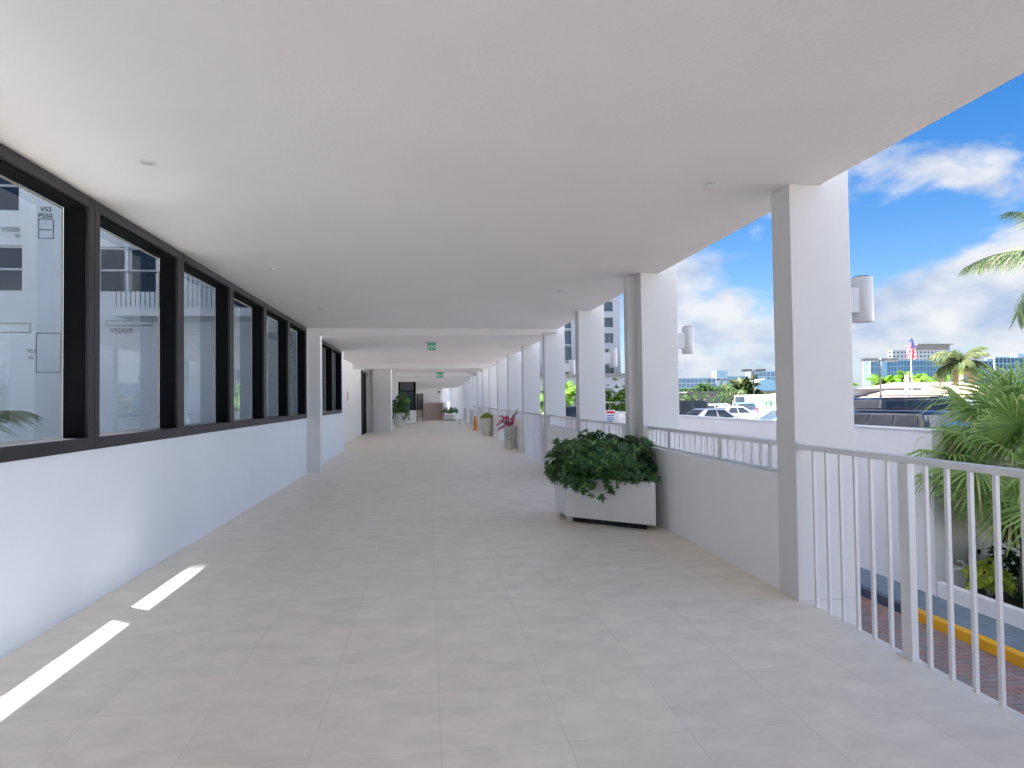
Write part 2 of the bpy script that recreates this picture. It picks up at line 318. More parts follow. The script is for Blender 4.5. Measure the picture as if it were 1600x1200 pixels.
pw = thing('parapet_wall', 'long bluish white painted wall screening the parking deck across the driveway', 'wall', (8.1, 18, -1.62))
obj('wall_panel', MB().box(8.0, 8.2, 9.3, 28.0, -2.2, 1.0), M['outer'], pw)
obj('cap', MB().box(7.985, 8.215, 9.285, 28.015, 1.0, 1.03), M['outer'], pw)
bw_ = thing('garden_wall', 'beige wall behind the fan palm with a projecting base course', 'wall', (12, 9.6, -1.46))
obj('wall_panel', MB().box(8.203, 40, 9.55, 9.75, -2.2, .9), M['beige'], bw_); obj('base_course', MB().box(8.5, 40, 9.45, 9.548, -2.2, -1.2), M['beige'], bw_)
obj('cap', MB().box(8.218, 40, 9.5, 9.8, .902, .96), M['beige'], bw_)
props(obj('bed_wall', MB().box(8.0, 8.12, -14, 9.283, -2.2, -1.38), M['outer'], bevel=.01), 'low white retaining wall edging the planting bed beside the pavement', 'low wall')
ub = thing('utility_box', 'small white utility cabinet in the corner of the planting bed', 'utility box', (8.34, 9.3, -1.46))
obj('cabinet', MB().box(8.2, 8.42, 9.18, 9.42, -1.46, -1.2), M['outer'], ub, bevel=.01); obj('lid', MB().box(8.19, 8.43, 9.17, 9.43, -1.198, -1.17), M['outer'], ub)
obj('vent_pipe', MB().tube([(8.5,9.3,-1.46),(8.5,9.3,-1.13),(8.47,9.3,-1.09),(8.38,9.3,-1.07)], .018), M['outer'], ub)
jb = thing('junction_box', 'small grey electrical box mounted on the beige wall', 'junction box', (9.0, 9.52, -1.15))
obj('housing', MB().box(8.96, 9.06, 9.48, 9.548, -1.18, -1.04), M['lamp_body'], jb, bevel=.006); obj('socket', MB().lathe([(.025,0),(.028,.05),(.02,.07)], (8.98,9.51,-1.035), 10), M['grey' if 'grey' in M else 'mullion'], jb)
def pipe(name, pts, r, m, label, cat): return props(obj(name, MB().tube(pts, r), m, smooth=40), label, cat)
pipe('conduit', [(8.72,9.43,-1.46),(8.72,9.43,-1.02),(8.75,9.43,-.99),(8.8,9.5,-.99)], .014, M['beige'], 'thin beige conduit rising at the foot of the beige wall', 'pipe')

# ------------------------------------------------------------------ our building: ceiling, beams, walls
obj('ceiling', MB().box(-3.02, 3.12, -10, 15.3, CZ, 3.7).box(-3.9, 3.12, 15.3, 100, 3.22, 3.7), M['ceiling'], kind='structure')
ab = thing('apartment_building', 'white apartment block whose covered walkway fills the view, with cross beams under its ceiling', 'building', (0, 20, -2.2))
obj('base_wall', MB().box(-3.9, 2.9, -10, 100, -2.2, -.3), M['outer'], ab)
obj('upper_wall', MB().box(-3.02, 3.11, -10, 100, 3.702, 22), M['outer'], ab)
obj('shade_tower', MB().box(-3.0, 3.10, 42, 56, 22.002, 60), M['outer'], ab)  # unseen block added to throw shade over the white sedan
obj('beam', MB().box(XL, 2.70, 15.0, 15.298, 3.12, 3.279).box(2.70, 3.10, 15.0, 15.298, 3.2, 3.279), M['stucco'], ab)
for y, z, x0, x1 in ((28.0,3.0,-3.9,2.84),(37.2,2.98,-1.86,2.84),(44.6,2.92,-2.2,2.84),(48.2,2.92,-3.9,2.84),(52,2.85,-3.9,2.84),(55.3,2.8,-3.9,2.84),(58.8,2.75,-3.9,2.84)):
    obj('beam', MB().box(x0, x1, y, y+.3, z, 3.219), M['stucco'], ab)
bk = MB().box(-3.9, 2.8, -10.2, -10.002, 0, 3.7)
bk.box(1.46, 3.1, 99.5, 99.8, 0, 3.2)
obj('end_wall', bk, M['stucco'], ab)
cwl = thing('corridor_wall', 'long white wall on the left with a row of tall dark framed windows above it', 'wall', (XL, 5, 0))
P_ = MB().box(-3.0, XL, -10, 14.9, 0, 1.24).box(-3.0, XL, -10, -5.5, 1.24, CZ).box(-3.0, XL, 14.85, 15.0, 1.24, CZ).box(-3.0, XL, 15.0, 16.9, 0, 3.22)
P_.box(-3.0, XL, 16.9, 20.8, 0, 1.25).box(-3.0, XL, 20.8, 21.4, 0, 3.22)
P_.v = [v if not (v[1] == 14.9 and v[2] <= 1.24) else (v[0], 15.0, v[2]) for v in P_.v]
obj('wall_panel', P_, M['wallpaint'], cwl)
obj('reveal', MB().box(-3.85, -3.15, 21.4, 31.3, 0, 3.22).box(-3.15, -3.0, 21.2, 21.39, 0, 3.22), M['stucco'], cwl, label='recessed stretch of white wall past the second windows')
def window(y0, y1, z0=1.24, z1=CZ-.002):
    wf = obj('window', MB().frame(y0+.004, y1-.004, z0, z1, -2.875, XL+.018, .082, .082, .10, .085), M['frame'], cwl, bevel=.004)
    obj('jamb', MB().box(-2.868, XL-.012, y1-.098, y1-.088, z0+.102, z1-.087).box(-2.868, XL-.012, y0+.088, y0+.098, z0+.102, z1-.087).box(-2.868, XL-.012, y0+.1, y1-.1, z1-.097, z1-.088), M['jamb'], wf)
    obj('pane', MB().box(-2.885, -2.877, y0+.09, y1-.09, z0+.1, z1-.085), M['pane'], wf)
    obj('seal', MB().frame(y0+.102, y1-.102, z0+.103, z1-.1, -2.876, -2.869, .012, .012, .008, .014), M['gasket'], wf)
for k in range(11): window(14.85-1.85*(k+1), 14.85-1.85*k)
for k in range(2): window(16.9+1.95*k, 16.9+1.95*(k+1), 1.25, 3.21)
fw_ = thing('cross_wall', 'white wall facing the camera where the walkway narrows on the left', 'wall', (-2.9, 33.7, 0))
obj('wall_panel', MB().box(-3.9, -2.78, 33.6, 34.4, 0, 3.218).box(-3.9, -3.16, 31.3, 33.598, 0, 3.218), M['stucco'], fw_); obj('pier', MB().box(-2.776, -1.86, 33.4, 34.5, 0, 3.215), M['stucco'], fw_)
dr = thing('service_door', 'narrow dark door at the end of the left wall', 'door', (-3.14, 32.2, 0))
obj('leaf', MB().box(-3.155, -3.12, 31.5, 33.2, .01, 3.0), M['jamb'], dr); obj('door_frame', MB().frame(31.4, 33.3, 0, 3.1, -3.155, -3.09, .1, .1, .01, .1), M['frame'], dr)
obj('handle', MB().tube([(-3.1,32.9,1.0),(-3.05,32.9,1.0),(-3.05,32.9,1.25),(-3.1,32.9,1.25)], .015), M['metal'], dr)
fw2 = thing('side_wall', 'shaded white wall behind the left planters', 'wall', (-2.6, 40, 0))
obj('wall_panel', MB().box(-3.9, -2.5, 34.4, 46.0, 0, 3.218).box(-2.5, -2.05, 45.6, 46.0, 0, 3.218)  .box(-3.9, -.82, 46.6, 46.8, 0, 3.218).box(-3.9, -3.7, 46.81, 62, 0, 3.218), M['stucco'], fw2)  # last box is an unseen wall added to block light at the far end
gd = thing('glazed_doorway', 'tall black framed glazed entrance at the far end on the left', 'door', (-1.4, 46.2, 0))
obj('door_frame', MB().box(-2.04, -1.92, 46.0, 46.3, 0, 3.1).box(-.98, -.82, 46.0, 46.3, 0, 3.1).box(-1.92, -.98, 46.0, 46.3, 2.95, 3.1).box(-1.92, -.98, 46.05, 46.25, 2.28, 2.36), M['jamb'], gd)
obj('pane', MB().box(-1.92, -.98, 46.14, 46.16, .9, 2.28), M['farglass'], gd); obj('transom_panel', MB().box(-1.92, -.98, 46.12, 46.18, 2.36, 2.95), plain('grey transom', (.13,.13,.15), .5, nz=.05), gd)
obj('sill_panel', MB().box(-1.92, -.98, 46.08, 46.22, 0, .9), M['jamb'], gd)
ew = thing('terrace_wall', 'pale wall above the far steps at the end of the walkway', 'wall', (.2, 62, 1.4))
obj('wall_panel', MB().box(-3.9, 1.45, 62, 62.3, 0, 3.218).box(1.25, 1.45, 62.301, 99.49, 0, 3.218), M['stucco'], ew); obj('vent', MB().tube([(1.12,61.93,2.42),(1.12,61.995,2.42)], .1, 14), M['mullion'], ew)
stp = thing('stairs', 'flight of pinkish stone steps closing the far end of the walkway', 'stairs', (.4, 52.3, 0))
for k in range(5): obj('step', MB().box(-.33, 1.24, 52.3+.32*k, 52.3+.32*(k+1) if k < 4 else 61.99, 0, .28*(k+1)-.06).box(-.33, 1.24, 52.24+.32*k, 52.3+.32*(k+1) if k < 4 else 61.99, .28*(k+1)-.058, .28*(k+1)-.002), M['step'], stp)
cheek = obj('cheek_wall', MB().box(1.243, 1.42, 52.3, 61.99, 0, 1.39), M['stucco'], stp)
dp = thing('entrance_screen', 'dark louvred screen standing left of the far steps', 'screen', (-.6, 50.5, 0))
obj('screen_frame', MB().box(-.86, -.78, 50.4, 50.5, 0, 2.15).box(-.4, -.34, 50.4, 50.5, 0, 2.15).box(-.78, -.4, 50.4, 50.5, 2.08, 2.15), M['jamb'], dp)
lv = MB()
for k in range(16): lv.box(-.78, -.4, 50.42, 50.48, .9+k*.073, .9+k*.073+.055)
obj('louvre', lv, M['jamb'], dp)

# columns
CL_T = ['white square column nearest the camera, carrying a tube lamp level with its middle', 'second white column, paired with a narrower one behind it',
        'third white column, just behind the big square planter', 'fourth white column, at the far end of the second low wall', 'fifth white column, right behind the pink flowering pot', 'sixth white column, just past the pink flowering pot',
        'seventh white column, between the two round pots', 'eighth white column, behind the second round pot', 'ninth white column, beyond the second round pot', 'tenth white column, beyond the orange cone',
        'eleventh white column along the walkway', 'twelfth white column along the walkway', 'thirteenth white column along the walkway', 'fourteenth white column, near the far steps', 'fifteenth white column, level with the far steps',
        'sixteenth white column, past the far steps', 'seventeenth white column along the walkway', 'eighteenth white column along the walkway'] + ['%s white column along the walkway, among the faintest at the end' % q for q in ('nineteenth','twentieth','twenty-first','twenty-second','twenty-third','last')]
def column(y, label, th=.27, xi=2.85, xo=3.36):
    cz = CZ if y < 15.2 else 3.22
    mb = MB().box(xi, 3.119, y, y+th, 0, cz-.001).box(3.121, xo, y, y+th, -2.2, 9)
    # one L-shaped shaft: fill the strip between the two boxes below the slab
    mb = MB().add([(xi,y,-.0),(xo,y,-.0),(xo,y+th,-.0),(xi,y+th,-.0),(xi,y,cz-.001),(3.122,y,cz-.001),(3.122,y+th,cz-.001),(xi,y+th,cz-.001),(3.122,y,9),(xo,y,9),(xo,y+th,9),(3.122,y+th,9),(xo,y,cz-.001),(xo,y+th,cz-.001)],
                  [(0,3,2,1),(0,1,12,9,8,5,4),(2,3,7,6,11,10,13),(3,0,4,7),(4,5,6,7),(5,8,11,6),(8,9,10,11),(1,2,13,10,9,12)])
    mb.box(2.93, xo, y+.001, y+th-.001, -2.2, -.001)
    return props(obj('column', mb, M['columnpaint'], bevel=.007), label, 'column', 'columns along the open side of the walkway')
column(CY[0], 'white column behind the camera, seen only in the window reflections'); column(CY[1], 'white column beside the camera, seen only in the window reflections')
for i, y in enumerate(CY[2:]): column(y, CL_T[i])
column(8.45, 'narrow white column tucked behind the second one', th=.17, xi=2.725, xo=3.33)
props(obj('pilaster', MB().box(XL+.001, -2.42, 15.0, 15.3, 0, 3.119), M['stucco']), 'white pilaster on the left wall between the two window groups', 'pilaster')
# low walls in alternate bays
LW = ['low white wall between the first and second columns, right of the square planter', 'low white wall between the third and fourth columns', 'low white wall behind the pink flowering pot', 'low white wall behind the second round pot', 'low white wall just past the orange cone', 'low white wall between the eleventh and twelfth columns', 'low white wall between the thirteenth and fourteenth columns']
bays_low = [(4.96, 8.248), (12.121, 15.398), (19.271, 22.598), (26.371, 29.648), (33.471, 36.798), (40.571, 43.898), (47.771, 51.098)]
for i, (a, b) in enumerate(bays_low):
    props(obj('low_wall', MB().box(2.87, 3.05, a+.001, b-.001, -.3, .96), M['lowpaint'], bevel=.006), LW[i], 'low wall', 'low walls in every other bay')
def railing(y0, y1, zb, label, first_post, step=1.4, base=None, detail=True, xr=2.9, ref=None, sp=.157):
    t = thing('railing', label, 'railing', (xr, (y0+y1)/2, max(zb, 0)), 'white railings between the columns')
    obj('handrail', MB().box(xr-.027, xr+.027, y0, y1, 1.182, 1.222), M['rail'], t, bevel=.004)
    if zb > 0: obj('bottom_rail', MB().box(xr-.014, xr+.014, y0, y1, zb, zb+.016), M['rail'], t)
    y = first_post; posts = []
    while y-step > y0+.1: y -= step
    while y < y1-.1:
        if y > y0+.1: posts.append(y)
        y += step
    z0 = zb+.016 if zb > 0 else .001
    for p in posts: obj('post', MB().box(xr-.024, xr+.024, p-.042, p+.042, z0, 1.182), M['rail'], t, bevel=.004)
    for p in posts: obj('base_plate', MB().box(xr-.045, xr+.02 if zb == 0 else xr+.045, p-.065, p+.065, z0-.0005, z0+.008), M['rail'], t)
    for e in (y0+.004, y1-.004): obj('end_bracket', MB().box(xr-.036, xr+.036, e-.004, e+.004, 1.168, 1.236), M['lamp_body'], t)
    y = (ref if ref is not None else first_post)
    while y-sp > y0+.06: y -= sp
    while y < y1-.05:
        if all(abs(y-p) > .09 for p in posts): obj('baluster', MB().box(xr-.011, xr+.011, y-.011, y+.011, z0, 1.182), M['rail'], t)
        y += sp
    return t
railing(1.36, 4.69, 0, 'full height white railing in the nearest bay, over the brick driveway', 3.585, 1.1)
railing(-2.23, 1.09, 0, 'full height white railing beside the camera, seen only in the window reflections', .3, 1.1)
railing(4.96, 8.25, .965, 'short white railing on top of the low wall right of the square planter', 7.54, 1.38, xr=2.95, sp=.153)
railing(8.62, 11.85, 0, 'full height white railing behind the square planter', 10.3, 1.1)
railing(12.12, 15.4, .965, 'short white railing on the low wall behind the third column', 13.9, 1.38, xr=2.95)
railing(15.67, 19.0, 0, 'full height white railing between the fourth and fifth columns', 17.3, 1.1)
railing(19.27, 22.6, .965, 'short white railing above the pink flowering pot', 21, 1.38, xr=2.95)
railing(22.87, 26.1, 0, 'full height white railing between the two round pots', 24.5, 1.1)
railing(26.37, 29.65, .965, 'short white railing above the second round pot', 28, 1.38, xr=2.95)
railing(29.92, 33.2, 0, 'full height white railing before the orange cone', 31.5, 1.1)
railing(33.47, 36.8, .965, 'short white railing on the low wall beyond the cone', 35, 1.38, xr=2.95)
railing(37.07, 40.3, 0, 'full height white railing between the tenth and eleventh columns', 38.5, 1.1)

# wall lamps on the outer side of the columns
def lamp(y, label):
    t = thing('wall_lamp', label, 'wall lamp', (3.36, y, 2.2), 'tube lamps on the columns')
    obj('bracket', MB().box(3.362, 3.50, y-.05, y+.05, 2.27, 2.48), M['lamp_body'], t, bevel=.006)
    obj('lamp_body', MB().lathe([(.075,0),(.08,.006),(.08,.362),(.075,.368)], (3.56, y, 2.2), 28), M['lamp_body'], t, smooth=40)
    obj('lens', MB().lathe([(.062,0),(.06,.008)], (3.56, y, 2.5685), 24), M['mullion'], t, smooth=40)
for y, s in ((4.83, 'white tube lamp on the outer face of the nearest column'), (8.4, 'white tube lamp on the second column'), (11.98, 'white tube lamp on the third column'), (15.53, 'white tube lamp on the fourth column')): lamp(y, s)
# ceiling downlights
for x, y, s in ((-1.91,4.7,'recessed ceiling light nearest the camera above the left windows'), (2.24,4.77,'recessed ceiling light by the top of the nearest column'), (-1.92,8.32,'small recessed ceiling light, second from the camera on the left side'),
                (-1.9,11.81,'small recessed ceiling light, farthest on the left side before the beam'), (2.07,9.76,'small recessed ceiling light, second from the camera on the column side'), (2.07,13.6,'small recessed ceiling light on the column side just before the beam')):
    t = thing('downlight', s, 'ceiling light', (x, y, CZ-.006), 'recessed ceiling lights')
    obj('trim_ring', MB().lathe([(.046,0),(.052,.006)], (x, y, CZ-.0065), 24), M['lamp_body'], t, smooth=40)
    obj('lens', MB().lathe([(.034,0),(.036,.003)], (x, y, CZ-.0095), 20), M['lamp_body'], t)
# exit signs
def exit_sign(x, y, zt, s, label):
    t = thing('exit_sign', label, 'exit sign', (x, y, zt))
    obj('mount', MB().box(x-.17*s, x+.17*s, y-.03, y+.03, zt-.025, zt-.002), M['metal'], t)
    obj('sign_panel', MB().box(x-.11*s, x+.11*s, y-.006, y+.006, zt-.20*s, zt-.026), M['green_sign'], t)
    obj('lettering', text_mb('EXIT', .13*s, (x-.095*s, y-.0065, zt-.165*s)), M['white_sign'], t)
exit_sign(.13, 17.9, 3.22, 1.05, 'small green EXIT sign hanging from the ceiling just past the first beam')
exit_sign(.72, 36.9, 3.22, 1.6, 'second green EXIT sign, far down the walkway')
ys_ = thing('wall_notice', 'small yellow notice with red border on the left wall past the windows', 'sign', (-3.14, 26.1, 1.62))
obj('sign_panel', MB().box(-3.149, -3.14, 25.98, 26.24, 1.62, 2.02), M['ylw_sign'], ys_); obj('text_band', MB().box(-3.139, -3.137, 26.01, 26.21, 1.68, 1.76).box(-3.139, -3.137, 26.01, 26.21, 1.86, 1.96), M['stem'], ys_)
pb = thing('door_light', 'small grey light fitting above the dark service door', 'light', (-3.1, 33.4, 2.9))
obj('housing', MB().box(-3.1, -2.99, 33.48, 33.59, 2.85, 3.05), M['metal'], pb, bevel=.01)
# ------------------------------------------------------------------ foliage builders
def leaf(mb, p, d, up, L_, W_, fold=.25, droop=.0):
    """one folded leaf blade: 6 vertices, base at p, pointing along d"""
    d = d.normalized(); s = d.cross(up)
    if s.length < 1e-3: s = d.cross(Vector((1,0,0)))
    s.normalize(); n = s.cross(d)
    m = p+d*L_*.5-n*0; t = p+d*L_-Vector((0,0,1))*droop*L_
    o = len(mb.v)
    mb.v += [tuple(p), tuple(m+s*W_*.5+n*fold*W_), tuple(m), tuple(m-s*W_*.5+n*fold*W_), tuple(t)]
    mb.f += [(o, o+2, o+1), (o, o+3, o+2), (o+1, o+2, o+4), (o+2, o+3, o+4)]
def rand_dir(r, zmin=-1):
    while True:
        v = Vector((r.gauss(0,1), r.gauss(0,1), r.gauss(0,1)))
        if v.length > .1:
            v.normalize()
            if v.z > zmin: return v
def bush_mb(r, c, rad, nros, ll, lw, k=6, zmin=-.35, shell=.55, flat=1.0, lump=.25, seed=0):
    """rosettes of leaves through an uneven ellipsoid"""
    mb = MB(); c = Vector(c)
    for i in range(nros):
        u = rand_dir(r, zmin); q = shell+(1-shell)*r.random()**.6
        l = 1+lump*noise.noise(u*2.3+Vector((seed,seed*1.7,0)))*1.6
        p = c+Vector((u.x*rad[0], u.y*rad[1], u.z*rad[2]))*q*l
        ax = (u+Vector((0,0,.5))+rand_dir(r)*.45).normalized()
        a = ax.cross(Vector((.3,.9,.1))).normalized(); b = ax.cross(a)
        ph = r.random()*6.28
        for j in range(k):
            t = ph+6.283*j/k; d = (a*math.cos(t)+b*math.sin(t))+ax*(.15+.7*r.random())
            leaf(mb, p, d, ax, ll*(.7+.6*r.random()), lw*(.8+.4*r.random()), droop=.12)
    return mb
def tree(name, label, cat, loc, cr, h, leafm, n=260, ll=.35, seed=1, group=None):
    r = random.Random(seed); t = thing(name, label, cat, loc, group)
    x, y, z = loc
    tk = MB().tube([(x,y,z),(x+.05,y,z+h*.35),(x,y+.05,z+h*.6)], [.16,.12,.08], 7)
    for k in range(5):
        d = rand_dir(r, .1); tk.tube([(x,y,z+h*.42),(x+d.x*cr[0]*.4,y+d.y*cr[1]*.4,z+h*.55+d.z*cr[2]*.4),(x+d.x*cr[0]*.7,y+d.y*cr[1]*.7,z+h*.62+d.z*cr[2]*.7)], [.07,.05,.02], 5)
    obj('trunk', tk, M['trunk'], t)
    obj('crown', bush_mb(r, (x,y,z+h-cr[2]), cr, n, ll, ll*.5, 6, -.8, .35, seed=seed, lump=.5), leafm, t)
    return t
# feather palm frond (rachis with drooping leaflets), local: base at origin, leaves along +X
def feather_mb(r, L_=2.2, nl=46, droop=1.0, ll=.55, rise=.5, wl=.035):
    mb = MB(); pts = []
    for i in range(13):
        t = i/12; pts.append(Vector((L_*t*(1-.12*t*droop), 0, L_*(rise*t-.62*droop*t*t))))
    mb.tube(pts, [.03*(1-.85*i/12) for i in range(13)], 5)
    for i in range(nl):
        t = .13+.87*i/(nl-1); f = t*12; k = min(int(f), 11); p = pts[k].lerp(pts[k+1], f-k); dirr = (pts[k+1]-pts[k]).normalized()
        l = ll*(.55+.9*math.sin(math.pi*min(t*.9+.08, 1)))*(.85+.3*r.random())
        for s in (-1, 1):
            d = (dirr*(.55+.5*t)+Vector((0, s, 0))*(1-.35*t)+Vector((0,0,-.35-.35*r.random()))).normalized()
            o = len(mb.v); w_ = wl*(.8+.4*r.random()); sd = d.cross(Vector((0,0,1))).normalized()
            q1 = p+d*l*.45; q2 = p+d*l*.8-Vector((0,0,l*.16)); q3 = p+d*l-Vector((0,0,l*(.3+.2*r.random())))
            mb.v += [tuple(p-sd*w_*.3), tuple(p+sd*w_*.3), tuple(q1+sd*w_*.5), tuple(q1-sd*w_*.5), tuple(q2+sd*w_*.35), tuple(q2-sd*w_*.35), tuple(q3)]
            mb.f += [(o,o+1,o+2,o+3), (o+3,o+2,o+4,o+5), (o+5,o+4,o+6)]
    return mb
# fan palm frond: petiole then pleated fan whose split tips hang down
def fan_mb(r, pet=.8, rad=.85, n=34, hang=.75, spread=150, dead=False):
    mb = MB(); mb.tube([(0,0,0),(pet*.5,0,.06),(pet,0,.05)], [.018,.013,.009], 5)
    c = Vector((pet, 0, .05))
    for i in range(n):
        a = R(-spread+2*spread*i/(n-1)); d = Vector((math.cos(a), math.sin(a), .10*math.cos(a*2)))
        l = rad*(.72+.28*math.cos(a/2))*(.9+.2*r.random()); wd = R(2*spread/(n-1))
        p1, p2 = c+d*l*.24, c+d*l*.58-Vector((0,0,.05*l))
        s = Vector((-math.sin(a), math.cos(a), 0)); h_ = hang*(.6+.6*r.random())
        q3 = c+d*l*.82-Vector((0,0,l*.22*h_)); q4 = c+d*l*(.93-.1*h_)-Vector((0,0,l*.62*h_))+s*r.uniform(-.03,.03)
        w1, w2, w3 = l*.24*wd*.5, l*.58*wd*.30, l*.58*wd*.15
        up = Vector((0,0,.02))
        o = len(mb.v)
        mb.v += [tuple(c), tuple(p1+s*w1-up*.5), tuple(p1+up*.4), tuple(p1-s*w1-up*.5), tuple(p2+s*w2-up*.5), tuple(p2+up*.5), tuple(p2-s*w2-up*.5),
                 tuple(q3+s*w3), tuple(q3+up*.3), tuple(q3-s*w3), tuple(q4)]
        mb.f += [(o,o+1,o+2),(o,o+2,o+3),(o+1,o+4,o+5,o+2),(o+2,o+5,o+6,o+3),(o+4,o+7,o+8,o+5),(o+5,o+8,o+9,o+6),(o+7,o+10,o+8),(o+8,o+10,o+9)]
    return mb
def add_fronds(root, meshes, mat, specs, base, name='frond'):
    """specs: (azimuth, elevation, roll, scale)"""
    res = []
    for i, (az, el, rl, s) in enumerate(specs):
        me = meshes[i % len(meshes)]
        o = bpy.data.objects.new(name, me); COL.objects.link(o); o.parent = root
        mt = Matrix.Translation(Vector(base)-Vector(WL[root.name])) @ Matrix.Rotation(az, 4, 'Z') @ Matrix.Rotation(-el, 4, 'Y') @ Matrix.Rotation(rl, 4, 'X') @ Matrix.Scale(s, 4)
        o.matrix_local = mt; res.append(o)
    return res
def as_mesh(mb, m, name):
    me = bpy.data.meshes.new(name); me.from_pydata(mb.v, [], mb.f); me.materials.append(m); me.update(); return me
r3 = random.Random(11)
FEA = [as_mesh(feather_mb(random.Random(20+i), 2.3, 52, .8+.2*i, .6, .55, .07), M['palmleaf'], 'frond') for i in range(3)]
FEAB = [as_mesh(feather_mb(random.Random(40+i), 2.0, 34, .9, .55, .6, .06), M['brightleaf'], 'frond') for i in range(2)]
FEAD = [as_mesh(feather_mb(random.Random(50+i), 2.2, 36, 1.5, .6, .35, .05), M['drypalm'], 'frond') for i in range(2)]
FAN = [as_mesh(fan_mb(random.Random(60+i), .85+.1*i, .92, 42, .75+.15*i), M['fanleaf'], 'frond') for i in range(4)]
FAND = [as_mesh(fan_mb(random.Random(70+i), .7, .75, 26, 1.25), M['drypalm'], 'frond') for i in range(2)]
def palm(name, label, base, h, crown, mats, nf=18, lean=(0,0), s=1.0, shaft=False, seed=1, group=None, dry=0, tr=.13, els=(-10,70)):
    r = random.Random(seed); t = thing(name, label, 'palm tree', base, group)
    x, y, z = base; top = Vector((x+lean[0], y+lean[1], z+h))
    obj('trunk', MB().tube([(x,y,z),(x+lean[0]*.3,y+lean[1]*.3,z+h*.5),tuple(top)], [tr*1.3, tr, tr*.85], 10), M['trunk'], t, smooth=60)
    if shaft: obj('crownshaft', MB().tube([tuple(top-Vector((0,0,.02))), tuple(top+Vector((0,0,.9*s)))], [tr*.95, tr*.5], 10), M['greenstem'], t, smooth=60); top = top+Vector((0,0,.8*s))
    sp = []
    for i in range(nf):
        el = R(els[0]+(els[1]-els[0])*(i/nf)+r.uniform(-8,8)); sp.append((i*2.4+r.uniform(-.3,.3), el, r.uniform(-.25,.25), s*(.85+.25*r.random())))
    add_fronds(t, crown, mats, sp, top)
    if dry: add_fronds(t, FEAD, None, [(r.random()*6.28, R(4-22*r.random()), 0, s*.85) for _ in range(dry)], top, 'dry_frond')
    return t

# ------------------------------------------------------------------ planters in the walkway
pt = thing('square_planter', 'big low white planter in the foreground standing by the low wall', 'planter', (2.3, 8.2, 0))
poly = [(1.77,8.2),(2.69,7.38),(2.83,8.3),(2.83,8.98),(1.86,8.98),(1.76,8.86)]
cx, cy_ = 2.35, 8.25
def scl(poly, f_): return [(cx+(p[0]-cx)*f_, cy_+(p[1]-cy_)*f_) for p in poly]
obj('planter_body', MB().prism(poly, .07, .585), M['planter'], pt, bevel=.012)
obj('soil', MB().prism(scl(poly, .9), .586, .60), M['soil'], pt)
obj('plinth', MB().prism(scl(poly, .82), .0, .069), M['dark'], pt)
for q in ((1.84,8.3),(1.86,8.8),(2.72,8.9)): obj('foot', MB().box(q[0]-.04, q[0]+.04, q[1]-.04, q[1]+.04, 0, .069), M['planter'], pt)
sh = thing('planter_shrub', 'dense dark green shrub spilling over the big square planter', 'shrub', (2.3, 8.2, .6))
fol = bush_mb(random.Random(5), (2.30,8.2,.72), (.66,.66,.36), 1150, .075, .032, 7, -.3, .72, lump=.35, seed=3)
b2 = bush_mb(random.Random(6), (2.22,7.85,.60), (.52,.20,.22), 160, .075, .034, 7, -.75, .7, lump=.4, seed=5); fol.add(b2.v, b2.f)
b2 = bush_mb(random.Random(8), (1.82,8.45,.66), (.20,.34,.26), 110, .07, .032, 7, -.7, .7, lump=.4, seed=7); fol.add(b2.v, b2.f)
obj('foliage', fol, M['planterleaf'], sh)
stm = MB(); rs_ = random.Random(3)
for k in range(26):
    d = rand_dir(rs_, .1); stm.tube([(2.3+d.x*.2,8.2+d.y*.2,.6),(2.3+d.x*.4,8.2+d.y*.4,.6+d.z*.2),(2.3+d.x*.6,8.2+d.y*.6,.66+d.z*.32)], [.008,.006,.003], 5)
obj('stem', stm, M['stem'], sh)
# white pot with pink bougainvillea
p1 = thing('round_pot', 'tall white faceted pot holding pink flowers beside the fifth column', 'flower pot', (2.72, 20.75, 0))
obj('pot_body', MB().lathe([(.165,0),(.185,.03),(.19,.72),(.20,.75),(.165,.75),(.16,.66)], (2.66,20.75,0), 8), M['pot'], p1, bevel=.006)
obj('soil', MB().lathe([(.16,.64),(.16,.662)], (2.66,20.75,0), 8), M['soil'], p1)
bg_ = thing('bougainvillea', 'sprawling plant with bright pink bracts in the tall white pot', 'flowering plant', (2.66, 20.75, .66))
rb = random.Random(9); brm = MB(); flm = MB(); lfm = MB()
arms = [((-.42,-.1,-.12),.32), ((-.38,0,.18),.4), ((-.25,-.1,.32),.35), ((-.1,0,.36),.3), ((.12,0,.30),.3), ((.22,0,.44),.3), ((.30,.0,.62),.2), ((-.5,-.05,.05),.45), ((-.2,-.15,.1),.3), ((.1,-.15,.12),.25), ((-.36,-.05,.38),.3)]
for (dx, dy, dz), bend in arms:
    p0 = Vector((2.66,20.75,.70)); e = p0+Vector((dx,dy,dz)); mid = p0.lerp(e, .5)+Vector((0,0,bend*.35))
    brm.tube([p0, mid, e], [.008,.006,.003], 5)
    for k in range(44):
        t = .15+.75*rb.random(); q = (p0.lerp(mid, t*2) if t < .5 else mid.lerp(e, t*2-1))+rand_dir(rb)*.05*rb.random()
        (leaf(flm, q, rand_dir(rb), rand_dir(rb), .06, .055) if rb.random() < (.35 if (dx > .15) else .72) else leaf(lfm, q, rand_dir(rb), rand_dir(rb), .06, .035))
for pts in ([(2.52,20.62,.72),(2.50,20.55,.55),(2.54,20.54,.42)], [(2.64,20.56,.74),(2.72,20.53,.5),(2.66,20.53,.34),(2.58,20.54,.30)]):
    brm.tube(pts, .005, 5)
    for k in range(5): leaf(lfm, Vector(pts[-1])+rand_dir(rb)*.03, rand_dir(rb), Vector((0,0,1)), .06, .035)
obj('branch', brm, M['stem'], bg_); obj('flower', flm, M['bract'], bg_); obj('leaf', lfm, M['planterleaf'], bg_)
